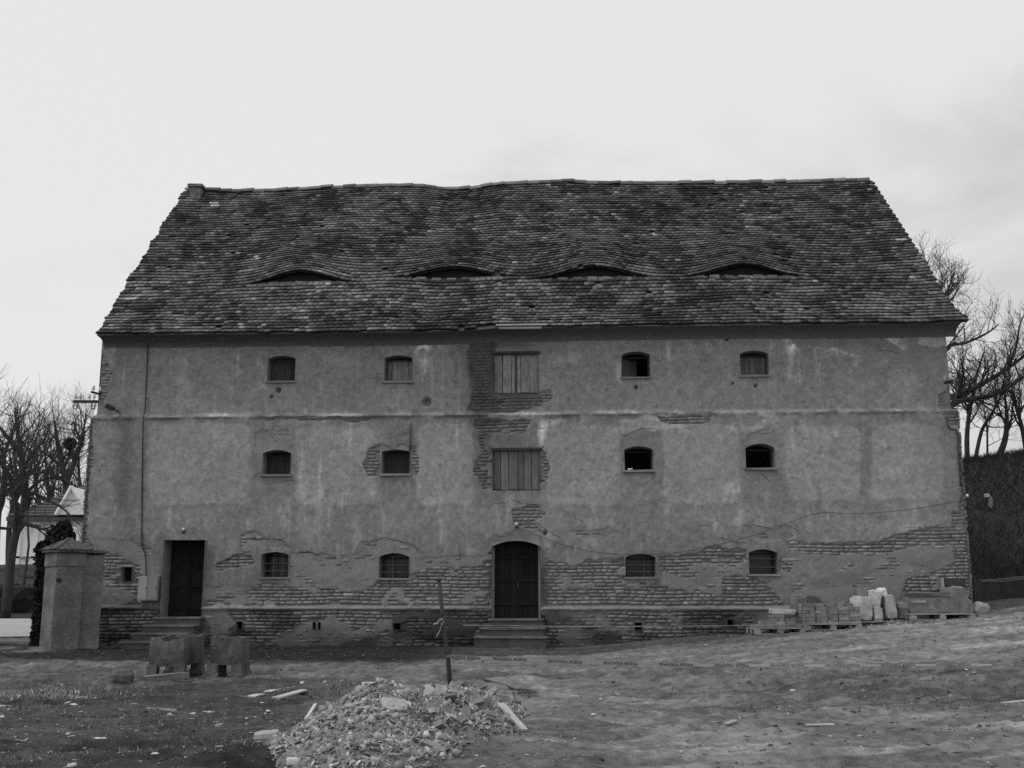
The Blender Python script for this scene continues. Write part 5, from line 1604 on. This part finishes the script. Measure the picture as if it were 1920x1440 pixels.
# framed panel lying at the back of the heap
a = gpt(703, 1304); a.z = gz(a.x, a.y) + float(pile(a.x, a.y)) + 0.06
t = thing('framed_panel', 'small grey panel in a pale frame lying behind the rubble heap', 'panel', a, 0.1)
MB().box((0, 0, 0), (0.34, 0.28, 0.015), rot=(0.42, 0, 0)).build('sheet', 'sheet', t)
for s_ in (-1, 1):
    MB().box((s_ * 0.18, 0, 0.0), (0.03, 0.31, 0.03), rot=(0.42, 0, 0)).build('frame_bar', 'pale_wood', t)
    MB().box((0, s_ * 0.135, s_ * 0.06), (0.33, 0.03, 0.03), rot=(0.42, 0, 0)).build('frame_bar', 'pale_wood', t)
obj('stone_block', rough_block((0.25, 0.2, 0.13), 310, 0.2, 0.06), 'stone', loc=gpt(501, 1397, -0.02), rot=(0.1, -0.12, 0.15), label='single pale block lying left of the rubble heap', cat='block')
# curved roof tile and pale slabs near the top of the heap
for px, py, sz_, rt_, lb, m in ((738, 1322, (0.26, 0.16, 0.05), (0.7, 0.1, 0.3), 'broken curved tile near the crest of the rubble heap', 'stone'), (803, 1300, (0.13, 0.2, 0.05), (0.8, 0.5, 0.2), 'pale slab standing on the crest of the rubble heap', 'pale_stone'), (549, 1430, (0.11, 0.08, 0.06), (0, 0.1, 0.4), 'white lump at the foot of the rubble heap', 'white')):
    q_ = gpt(px, py)
    # walk to the pile surface along the sighting
    dd = ray(px, py); kk = 7.0
    while CAMZ + dd[2] * kk > gz(dd[0] * kk, dd[1] * kk) + float(pile(dd[0] * kk, dd[1] * kk)) and kk < 20: kk += 0.02
    obj('slab', rough_block(sz_, int(px), 0.12, 0.04), m, loc=(dd[0] * kk, dd[1] * kk, CAMZ + dd[2] * kk - 0.02), rot=rt_, label=lb, cat='slab')

# ================================================================== leaning rod and barrier tapes
pb = gpt(848, 1301); pt_ = at(823, 1086, pb.y + 0.1)
rod = thing('iron_rod', 'rusty leaning iron rod stuck in the dirt behind the rubble heap', 'rod', pb)
dv_ = pt_ - pb
MB().tube([(0, 0, -0.25), dv_ * 0.3 + Vector((-0.005, 0, 0)), dv_ * 0.6 + Vector((-0.012, 0, 0)), dv_], [0.034, 0.033, 0.03, 0.026], 8).build('shaft', 'iron', rod, smooth=True)
MB().box((0, 0, 0), (0.075, 0.07, 0.06), jit=0.012).build('collar', 'iron', rod, loc=dv_ * 0.665)
MB().box((0, 0, 0), (0.09, 0.08, 0.07), jit=0.015).build('collar', 'iron', rod, loc=dv_ * 0.36)
MB().box((0, 0, 0), (0.07, 0.07, 0.03), jit=0.01).build('collar', 'iron', rod, loc=dv_ * 0.995)


def ribbon(pts, wd, m, name, parent=None, loc=None, twist=None, **k):
    vs = []; fs = []
    for i, p in enumerate(pts):
        a = twist[i] if twist is not None else 0.0
        dx = Vector((0, math.sin(a), math.cos(a))) * wd / 2
        vs += [p - dx, p + dx]
    for i in range(len(pts) - 1): fs.append((2 * i, 2 * i + 2, 2 * i + 3, 2 * i + 1))
    return MB().add(vs, fs).build(name, m, parent, loc=loc, **k)


def shred(parent, pts, wd):
    ribbon([Vector(p) for p in pts], wd, 'tape', 'tape_end', parent, twist=[0.3 * i for i in range(len(pts))])


ts = thing('tape_shreds', 'torn striped tape ends fluttering from the middle of the iron rod', 'tape', pb + dv_ * 0.645)
shred(ts, [(0, -0.03, 0), (-0.06, -0.05, -0.02), (-0.09, -0.02, -0.07), (-0.15, -0.04, -0.08)], 0.03)
shred(ts, [(0.01, -0.03, -0.02), (-0.03, -0.05, -0.10), (-0.05, -0.02, -0.17), (-0.10, -0.04, -0.26)], 0.035)
shred(ts, [(0.02, -0.03, -0.01), (0.03, -0.05, -0.12), (0.02, -0.05, -0.22)], 0.04)


def text_mesh(body, size):
    cu_ = bpy.data.curves.new('lettering', 'FONT'); cu_.body = body; cu_.size = size; cu_.align_x = 'CENTER'; cu_.align_y = 'CENTER'
    cu_.space_character = 1.02; cu_.resolution_u = 2; cu_.offset = 0.0015
    ob_ = bpy.data.objects.new('lettering_tmp', cu_); COL.objects.link(ob_)
    dg = bpy.context.evaluated_depsgraph_get(); dg.update()
    me_ = bpy.data.meshes.new_from_object(ob_.evaluated_get(dg))
    bpy.data.objects.remove(ob_); bpy.data.curves.remove(cu_)
    return me_


tm = text_mesh('POZOR VODOVOD', 0.056)
Yt = pb.y - 0.02
run = [at(x, y, Yt) for x, y in ((838, 1230), (870, 1232), (960, 1236), (1060, 1240), (1180, 1244), (1300, 1246.5), (1420, 1247.5), (1560, 1247.5), (1700, 1247), (1820, 1246.5), (1960, 1246))]
run = bez(run, 6); b0 = run[0].copy(); nR = len(run)
tw = [0.25 + 1.0 * sst(0.45, 0.7, i / nR) * (0.9 + 0.12 * math.sin(i)) for i in range(nR)]
tp1 = thing('barrier_tape', 'printed barrier tape strung low from the iron rod across the yard', 'tape', b0)
ribbon([p - b0 for p in run], 0.046, 'tape', 'strip', tp1, twist=tw)
for k in range(11):
    px = 868 - 0 + 0 if k == 0 else 955 + (k - 1) * 104
    p = at(px, 1240, Yt); x = p.x
    i = int(np.searchsorted([q_.x for q_ in run], x)) ; i = min(max(i, 1), nR - 1)
    f = (x - run[i - 1].x) / (run[i].x - run[i - 1].x)
    c = run[i - 1].lerp(run[i], f); d = run[i] - run[i - 1]; a_tw = tw[i - 1] + (tw[i] - tw[i - 1]) * f
    zdir = Vector((0, -math.cos(a_tw), math.sin(a_tw)))          # towards the viewer
    xdir = -d.normalized(); zdir = (zdir - xdir * zdir.dot(xdir)).normalized(); ydir = zdir.cross(xdir)
    M = Matrix((xdir, ydir, zdir)).transposed().to_4x4(); M.translation = c - b0 + zdir * 0.004
    o_ = obj('lettering', tm, 'ink', tp1); o_.matrix_local = M

Y2 = 26.35
run = [at(x, y, Y2 + (0 if x < 1400 else -0.15)) for x, y in ((868, 1172), (960, 1173), (1100, 1174.5), (1250, 1174), (1400, 1172.5), (1500, 1170.5), (1620, 1166), (1740, 1164), (1840, 1161), (1950, 1157))]
run = bez(run, 5); b0 = run[0].copy(); nR = len(run)
tp2 = thing('barrier_tape', 'thin barrier tape stretched along the granary plinth past the brick pallets', 'tape', b0)
ribbon([p - b0 for p in run], 0.026, 'tape_dull', 'strip', tp2, twist=[0.5 + 0.5 * math.sin(i * 0.7) for i in range(nR)])
tm2 = text_mesh('POZOR VODOVOD', 0.04)
for px in (938, 1140, 1255, 1360):
    p = at(px, 1173.5, Y2); i = min(max(int(np.searchsorted([q_.x for q_ in run], p.x)), 1), nR - 1)
    f = (p.x - run[i - 1].x) / (run[i].x - run[i - 1].x); c = run[i - 1].lerp(run[i], f)
    o_ = obj('lettering', tm2, 'ink', tp2, loc=c - b0 + Vector((0, -0.03, 0)), rot=(R(90), R(180), 0))

# ================================================================== pallets, bricks and stones by the wall


def pallet(loc, rz, label, L_=1.2, D_=0.85):
    t = thing('pallet', label, 'pallet', loc, rz)
    for k in range(7):
        MB().box((0, 0, 0), (L_, 0.098, 0.022), jit=0.003).build('deck_board', 'beam_wood', t, loc=(0, -D_ / 2 + 0.05 + k * (D_ - 0.1) / 6, 0.138))
    for x in (-1, 0, 1):
        MB().box((0, 0, 0), (0.1, D_, 0.02), jit=0.003).build('stringer', 'beam_wood', t, loc=(x * (L_ / 2 - 0.05), 0, 0.116))
        for y in (-1, 0, 1):
            MB().box((0, 0, 0), (0.14, 0.12, 0.085), jit=0.004).build('spacer_block', 'beam_wood', t, loc=(x * (L_ / 2 - 0.07), y * (D_ / 2 - 0.06), 0.063))
    for y in (-1, 0, 1):
        MB().box((0, 0, 0), (L_, 0.1, 0.022), jit=0.003).build('base_board', 'beam_wood', t, loc=(0, y * (D_ / 2 - 0.05), 0.010))
    return t


bm_ = []
for i in range(8):
    bm_.append(MB().box((0, 0, 0.0), (0.26, 0.125, 0.075), jit=0.006, tone=0.21 * random.uniform(0.6, 1.4)).mesh('brick'))


def stack(loc, rz, cols, label):
    """cols: list of (x, number of courses)"""
    t = thing('brick_stack', label, 'bricks', loc, rz)
    for (x, n_, dy) in cols:
        for c in range(n_):
            for r_ in range(2):
                hd = random.random() < 0.35
                if hd:
                    for s_ in (-1, 1):
                        obj('brick', random.choice(bm_), 'brick', t, loc=(x + s_ * 0.067, dy + r_ * 0.27 + random.uniform(-0.02, 0.02), 0.04 + c * 0.079), rot=(random.gauss(0, 0.015), random.gauss(0, 0.015), R(90) + random.gauss(0, 0.04)))
                else:
                    for s_ in (0, 1):
                        obj('brick', random.choice(bm_), 'brick', t, loc=(x + random.uniform(-0.01, 0.01), dy + r_ * 0.27 + (s_ - 0.5) * 0.13 + random.uniform(-0.015, 0.015), 0.04 + c * 0.079), rot=(random.gauss(0, 0.015), random.gauss(0, 0.015), random.gauss(0, 0.05)))
    return t


def spot(px, py, Y):
    p = at(px, py, Y); p.z = gz(p.x, Y); return p


Yp = 26.75
q1 = spot(1454, 1180, Yp); q2 = spot(1553, 1177, Yp); q3 = spot(1758, 1158, Yp + 0.1)
pallet(q1, 0.05, 'grey wooden pallet holding the low tumbled stack of bricks')
pallet(q2, 0.02, 'grey wooden pallet under the neat stack of bricks', 1.35)
pallet(q3, -0.05, 'grey wooden pallet beneath the carved stone trough', 1.5, 0.8)
top = Vector((0, 0, 0.148))
stack(q1 + top, 0.05, [(-0.42, 1, -0.2), (-0.24, 2, -0.2), (0.02, 4, -0.15), (0.30, 3, -0.1), (0.50, 3, -0.05)], 'low tumbled stack of loose bricks on the pallet by the wall')
stack(q2 + top, 0.02, [(-0.54, 6, -0.25), (-0.26, 5, -0.25), (0.01, 5, -0.25), (0.28, 5, -0.25), (0.54, 5, -0.25)], 'neat knee-high stack of bricks on the pallet by the wall')
for px, py in ((1537, 1140), (1555, 1139), (1572, 1138), (1590, 1139)):
    o_ = obj('loose_brick', random.choice(bm_), 'brick', loc=Vector((at(px, py, Yp - 0.1).x, Yp - 0.1 + random.uniform(-0.1, 0.1), (q2 + top).z + 5 * 0.079 + 0.04)), rot=(0, random.gauss(0, 0.05), random.uniform(-0.5, 0.9)), label='loose brick lying askew on top of the neat brick stack', cat='brick', group='loose bricks on the neat stack')
bags = [(1472, 1146, (0.62, 0.4, 0.07), 'flat pale slab resting on the tumbled bricks'), (1470, 1152, (0.5, 0.4, 0.06), 'thin grey slab under the flat pale slab on the tumbled bricks')]
zt_ = (q1 + top).z + 4 * 0.079
obj('slab', rough_block((0.55, 0.4, 0.06), 401, 0.1, 0.05), 'stone', loc=(q1.x + 0.15, q1.y - 0.05, zt_ - 0.005), rot=(0.02, 0.02, 0.1), label=bags[1][3], cat='slab')
obj('slab', rough_block((0.6, 0.38, 0.07), 402, 0.1, 0.05), 'pale_stone', loc=(q1.x + 0.18, q1.y - 0.03, zt_ + 0.05), rot=(0.0, 0.04, -0.05), label=bags[0][3], cat='slab')


def stone(px0, px1, py0, py1, Y, label, m, seed, depth=None, rz=0.0, tilt=(0, 0), onz=None, bev=0.2, jit=0.08, name='stone_block'):
    a = at(px0 + 1.5, py1, Y); b = at(px1 - 1.5, py0, Y)
    wd, h = b.x - a.x, b.z - a.z
    o_ = obj(name, rough_block((wd, depth or wd * 0.9, h), seed, bev, jit, 3), m, loc=((a.x + b.x) / 2, Y + (depth or wd * 0.9) / 2, a.z - 0.015), rot=(tilt[0] + random.uniform(-0.05, 0.05), tilt[1] + random.uniform(-0.06, 0.06), rz + random.uniform(-0.2, 0.2)), label=label, cat='stone')
    return o_


Ys = 26.9
stone(1486, 1513, 1115, 1150, Ys + 0.55, 'squared stone standing behind the tumbled bricks', 'concrete', 411, 0.3)
stone(1514, 1539, 1117, 1150, Ys + 0.55, 'darker squared stone between the grey sheet and its paler twin', 'dark_stone', 412, 0.3)
for px in (1495, 1526):     # plinth stones that carry them
    pass
stone(1601, 1634, 1119, 1166, Ys - 0.2, 'large pale squared stone leaning at the end of the brick stack', 'stone', 413, 0.4, 0.25, (0, 0.03))
stone(1630, 1655, 1107, 1140, Ys + 0.05, 'pale angular stone perched on two smaller stones', 'pale_stone', 414, 0.35, -0.2, (0.05, 0.1))
stone(1637, 1655, 1138, 1166, Ys - 0.1, 'small squared stone under the perched angular stone', 'stone', 415, 0.35)
stone(1653, 1670, 1118, 1164, Ys + 0.15, 'dark filler slab standing in for the shaded gap between two pale stones', 'dark_stone', 416, 0.3)  # dark block put in for the shade of the gap
stone(1664, 1683, 1117, 1162, Ys - 0.05, 'tall narrow grey stone tilted against the dark filler slab', 'stone', 417, 0.3, 0.1, (0, -0.06))
stone(1647, 1666, 1101, 1120, Ys + 0.2, 'rounded white stone topping the stone heap', 'white', 418, 0.25, bev=0.5, jit=0.05)
stone(1608, 1628, 1103, 1124, Ys + 0.25, 'rough grey lump behind the large pale squared stone', 'concrete', 419, 0.3, bev=0.3, jit=0.09)
stone(1622, 1645, 1106, 1120, Ys + 0.3, 'pitted pale lump beside the rounded white stone', 'stone', 420, 0.3, bev=0.3, jit=0.1)
stone(1684, 1708, 1128, 1142, Ys + 0.1, 'broken flat slab beside the tall narrow stone', 'stone', 421, 0.35, 0.2, (0, 0.1), jit=0.06)
stone(1686, 1708, 1140, 1160, Ys, 'dark broken slab under the broken flat slab', 'dark_stone', 422, 0.35, -0.2, jit=0.06)
stone(1780, 1816, 1102, 1154, Ys - 0.1, 'big upright squared stone at the end of the carved trough', 'concrete', 423, 0.5, 0.3)
stone(1813, 1826, 1124, 1154, Ys + 0.2, 'small pale upright stone beside the big upright stone', 'stone', 424, 0.2)
stone(1826, 1856, 1128, 1156, Ys + 0.6, 'tapering sack-like stone nearest the timber post', 'stone', 425, 0.4, 0.0, (0, 0.25), bev=0.45, jit=0.06)
n = 420
xx = np.concatenate([rng.normal(at(1690, 1155, Ys).x, 0.35, n // 2), rng.uniform(at(1410, 1175, Ys).x, at(1830, 1150, Ys).x, n // 2)]); yy = Ys - 0.35 + rng.normal(0, 0.3, n)
P = np.stack([xx, yy, gzv(xx, yy) + 0.01 + 0.12 * np.exp(-((xx - at(1690, 1155, Ys).x) / 0.3) ** 2) * np.exp(-((yy - Ys) / 0.3) ** 2)], -1)
scatter('stone_chips', P, 0.04 + 0.13 * rng.random(n) ** 2.5, 0.5, 0.2 * np.exp(rng.normal(0, 0.4, n)), 'rubble', 45, kind='stuff', label='broken stone chips strewn around the pallets and stones', cat='rubble')
# carved stone trough with a scroll on its face
a = at(1704, 1150, Ys); b = at(1783, 1110, Ys)
ct_ = thing('carved_trough', 'long dark carved stone trough with a scroll on its face, lying on the pallet', 'trough', ((a.x + b.x) / 2, Ys + 0.0, q3.z + 0.15), -0.05)
wd = b.x - a.x; h = b.z - ct_.location.z
me = rough_block((wd, 0.45, h * 0.8), 430, 0.08, 0.035, 4); obj('basin', me, 'concrete', ct_, loc=(0, 0.2, 0))
obj('rim', rough_block((wd * 1.03, 0.5, h * 0.2), 431, 0.1, 0.06, 4), 'dark_stone', ct_, loc=(0.02, 0.2, h * 0.76))
sp_ = [Vector((wd * 0.16 + 0.11 * (1 - k / 26) * math.cos(k * 0.55), -0.035, h * 0.45 + 0.13 * (1 - k / 26) * math.sin(k * 0.55))) for k in range(22)]
MB().tube(sp_, 0.012, 5).build('scroll', 'concrete', ct_)
MB().box((0, 0, 0), (wd * 0.34, 0.05, 0.06), jit=0.012).build('moulding', 'stone', ct_, loc=(-wd * 0.28, -0.03, h * 0.55))
# leaning sheets
a = at(1508, 1150, Ys + 0.9); b = at(1604, 1097, Ys + 0.9)
mb = MB(); wd = b.x - a.x; h = b.z - a.z
mb.add([(0, 0, 0), (wd, 0, 0), (wd, 0.02, 0), (0, 0.02, 0), (0.0, 0.22, h * 0.78), (wd * 0.93, 0.22, h), (wd * 0.93, 0.24, h), (0.0, 0.24, h * 0.78)], [(0, 1, 5, 4), (3, 7, 6, 2), (4, 5, 6, 7), (0, 3, 2, 1), (1, 2, 6, 5), (0, 4, 7, 3)])
mb.build('leaning_sheet', 'sheet', loc=(a.x, Ys + 0.62, a.z), label='plain grey sheet leaning on the wall behind the bricks', cat='sheet')
a = at(1768, 1152, Ys + 0.75); b = at(1806, 1084, Ys + 0.75)
t = thing('dark_board', 'dark board with one pale edge leaning by the granary corner', 'board', (a.x, Ys + 0.62, gz(a.x, Ys + 0.62)), 0)
MB().box(((b.x - a.x) / 2, 0, (b.z - t.location.z) / 2), (b.x - a.x, 0.04, b.z - t.location.z), rot=(-0.08, 0, 0)).build('sheet', 'bark', t)
MB().box((0, -0.01, (b.z - t.location.z) / 2), (0.06, 0.06, b.z - t.location.z + 0.02), rot=(-0.08, 0, 0)).build('edge_strip', 'stone', t)
for k in range(4):      # slipped dark tiles lying against the sheet
    p = at(1572 + 9 * k, 1128 - 2 * k, Ys + 0.3)
    MB().box((0, 0, 0), (0.4, 0.3, 0.03), jit=0.01).build('slate', 'dark_stone', loc=p, rot=(0.5, -0.3, 0.1 * k), label='dark slate in the slipped pile against the grey sheet', cat='slate', group='slates against the grey sheet')

# ================================================================== litter, grass, stones
lit = [(396, 1340, 0.34, 0.1), (361, 1340, 0.12, 0.06), (316, 1342, 0.13, 0.1), (188, 1393, 0.2, 0.07), (3, 1346, 0.12, 0.08), (1718, 1178, 0.12, 0.07), (1760, 1174, 0.2, 0.06), (1813, 1266, 0.08, 0.05), (1828, 1268, 0.07, 0.05), (1305, 1257, 0.07, 0.06), (946, 1333, 0.2, 0.07), (1478, 1341, 0.14, 0.08), (1487, 1295, 0.14, 0.04), (290, 1423, 0.1, 0.05), (461, 1351, 0.07, 0.04), (127, 1388, 0.06, 0.04), (463, 1216, 0.08, 0.06), (1155, 1303, 0.16, 0.03), (1112, 1347, 0.09, 0.05), (1387, 1349, 0.05, 0.05), (1322, 1213, 0.2, 0.04)]
for px, py, wd, dp in lit:
    p = gpt(px, py, 0.012)
    pv, pf = protos[random.choice((0, 1, 5, 9))]
    me = mesh_np('paper_scrap', (pv + rng.normal(0, 0.05, pv.shape)) * np.array([wd * 0.85, dp * 1.3, 0.12]), pf)
    obj('paper_scrap', me, 'white', loc=p, rot=(0.12, random.uniform(-0.1, 0.1), random.uniform(-0.25, 0.25)), label='small white scrap lying flat on the bare dirt', cat='scrap', group='white scraps scattered over the yard')
for i, (a, b, wd, m, lb) in enumerate((((1565, 1367), (1512, 1367), 0.09, 'pale_wood', 'pale half-round batten on the bare dirt'), ((85, 1296), (162, 1312), 0.04, 'pale_wood', 'thin pale stick among the dead grass'), ((130, 1294), (158, 1297), 0.13, 'pale_wood', 'short pale plank scrap among the dead grass'), ((124, 1318), (148, 1311), 0.05, 'pale_wood', 'narrow pale lath in the dead grass'), ((1730, 1287), (1780, 1285), 0.015, 'pale_wood', 'long pale straw-thin lath on the churned soil'), ((1876, 1316), (1925, 1318), 0.03, 'pale_wood', 'pale lath at the edge of the churned soil'), ((276, 1330), (330, 1331), 0.05, 'stone', 'grey lath in the thin grass'), ((0, 1322), (60, 1308), 0.1, 'pale_wood', 'weathered pale board half buried in dead grass'), ((1380, 1360), (1360, 1362), 0.08, 'pale_wood', 'short pale chip on the bare dirt'))):
    stick(a[0], a[1], b[0], b[1], wd, 0.02, m, 'lath', lb, 'lath', 0.012, 0.012)

r_ = np.random.default_rng(8)
# clods and pebbles
n = 42000
yy = 8.5 * (27.5 / 8.5) ** r_.random(n); xx = r_.uniform(-0.52, 0.52, n) * yy
zz = gzv(xx, yy); keepm = zz < 3
lu_, lv_ = w2l(xx, yy); keepm &= lv_ < -0.15
chm = np.where((xx > 0.2 * yy) & (yy > 11), 1.0, 0.55); chm = np.where(xx < -0.12 * yy, 0.9, chm)
keepm &= r_.random(n) < chm
P = np.stack([xx, yy, zz], -1)[keepm]
clod = r_.random(len(P)) < 0.06
psz = np.where(clod, 0.035 + 0.075 * r_.random(len(P)), 0.012 + 0.06 * r_.random(len(P)) ** 5)
ptn = np.where(clod, 0.085, 0.19) * np.exp(r_.normal(0, 0.4, len(P)))
scatter('pebbles', P, psz, 0.25, ptn, 'rubble', 9, kind='stuff', label='pebbles and clods of earth scattered over the yard', cat='pebbles')
# splinters and chips of pale wood and plaster lying about
n = 900
yy = 9.3 * (20.0 / 9.3) ** r_.random(n); xx = r_.uniform(-0.5, 0.5, n) * yy
xx = np.where(r_.random(n) < 0.6, -np.abs(xx) * 0.95, xx)
P = np.stack([xx, yy, gzv(xx, yy) + 0.006], -1)
scatter('wood_chips', P, 0.02 + 0.13 * r_.random(n) ** 4, 0.15, 0.34 * np.exp(r_.normal(0, 0.35, n)), 'rubble', 46, kind='stuff', label='pale splinters and plaster chips lying about the yard', cat='debris')
# crumbled mortar by the steps
q_ = gp(965, 1202); n = 500
xx = q_.x + r_.normal(0, 0.55, n); yy = q_.y + r_.normal(0, 0.16, n)
P = np.stack([xx, yy, gzv(xx, yy) + 0.02], -1)
scatter('mortar_crumbs', P, 0.03 + 0.06 * r_.random(n), 0.4, 0.2 * np.exp(r_.normal(0, 0.3, n)), 'rubble', 10, kind='stuff', label='crumbled pale mortar at the foot of the arched door steps', cat='rubble')
# thin dead grass
def grass(name, n, fx, tone, hmin, hmax, label, seed):
    r_ = np.random.default_rng(seed)
    px = []; k = 0
    xx, yy = fx(n, r_)
    zz = gzv(xx, yy)
    h = hmin + (hmax - hmin) * r_.random(len(xx)) ** 2; lean = r_.normal(0, 0.7, (len(xx), 2)) * h[:, None]
    wd = 0.004 + 0.004 * r_.random(len(xx)); th = r_.uniform(0, 6.28, len(xx))
    cx, cy = np.cos(th) * wd, np.sin(th) * wd
    V_ = np.stack([np.stack([xx - cx, yy - cy, zz - 0.01], -1), np.stack([xx + cx, yy + cy, zz - 0.01], -1), np.stack([xx + lean[:, 0], yy + lean[:, 1], zz + h], -1)], 1).reshape(-1, 3)
    obj(name, mesh_np(name, V_, np.arange(len(V_)).reshape(-1, 3), tone * np.exp(r_.normal(0, 0.5, len(xx)))), 'dry_grass', kind='stuff', label=label, cat='grass')


def left_patch(n, r_):
    xx = []; yy = []
    y = 9 * (19.0 / 9) ** r_.random(n * 4); x = r_.uniform(-0.52, -0.05, n * 4) * y
    px, py = project(x, y, gzv(x, y))
    m_ = (fbm(x * 0.9, y * 0.9, 5) > 0.47) & ((py > 1282) | (px < 700)) & (px < 640) & (r_.random(n * 4) < 0.3 + 0.7 * sst(0.5, 0.65, fbm(x * 2.5, y * 2.5, 2))) & (py > 1268)
    return x[m_][:n], y[m_][:n]


def right_patch(n, r_):
    y = 11 * (19.0 / 11) ** r_.random(n * 5); x = r_.uniform(0.05, 0.52, n * 5) * y
    px, py = project(x, y, gzv(x, y))
    m_ = (np.abs(py - 1295 + 0.02 * (px - 1400)) < 45) & (px > 1180) & (fbm(x * 1.5, y * 1.5, 6) > 0.5)
    return x[m_][:n], y[m_][:n]


def straw_patch(n, r_):
    q_ = gp(30, 1303); x = q_.x + r_.normal(0, 0.7, n); y = q_.y + r_.normal(0, 0.45, n); return x, y


grass('dead_grass', 15000, left_patch, 0.12, 0.008, 0.055, 'thin dead grass on the dark soil around the troughs', 12)
grass('weed_stubble', 9000, right_patch, 0.09, 0.008, 0.04, 'weedy stubble on the churned soil', 13)
grass('straw', 6000, straw_patch, 0.26, 0.02, 0.09, 'pale flattened straw at the edge of the yard', 14)


def pile_weeds(n, r_):
    x = PB.x + r_.normal(0.0, 0.3, n); y = PB.y + 0.1 + r_.normal(0, 0.3, n); return x, y


r2 = np.random.default_rng(15); n = 220
x = PB.x + 0.12 + r2.normal(0.0, 0.2, n); y = PB.y + 0.05 + r2.normal(0, 0.2, n)
zz = gzv(x, y) + pile(x, y); h = 0.03 + 0.08 * r2.random(n); ln = r2.normal(0, 0.5, (n, 2)) * h[:, None]
V_ = np.stack([np.stack([x - 0.004, y, zz - 0.01], -1), np.stack([x + 0.004, y, zz - 0.01], -1), np.stack([x + ln[:, 0], y + ln[:, 1], zz + h], -1)], 1).reshape(-1, 3)
obj('heap_weeds', mesh_np('heap_weeds', V_, np.arange(3 * n).reshape(-1, 3), 0.14 * np.exp(r2.normal(0, 0.5, n))), 'dry_grass', kind='stuff', label='withered weeds on the earthy back of the rubble heap', cat='weeds')
# dark twiggy besom-like branch lying on the dirt
a = gpt(905, 1282, 0.01); b = gpt(962, 1293, 0.015); c = gpt(985, 1305, 0.012)
t = thing('fallen_branch', 'dark twiggy branch lying on the dirt right of the iron rod', 'branch', a)
MB().tube([Vector((0, 0, 0)), (b - a) * 0.5 + Vector((0.0, 0.02, 0.004)), b - a], [0.018, 0.022, 0.022], 6).build('stem', 'bark', t)
mb = MB()
for k in range(46):
    e = c - a + Vector((random.gauss(0, 0.13), random.gauss(0, 0.16), random.uniform(0, 0.03)))
    mb.tube([b - a, (b - a).lerp(e, 0.5) + Vector((0, 0, 0.01)), e], [0.008, 0.006, 0.003], 3, caps=False)
mb.build('twigs', 'twig', t)
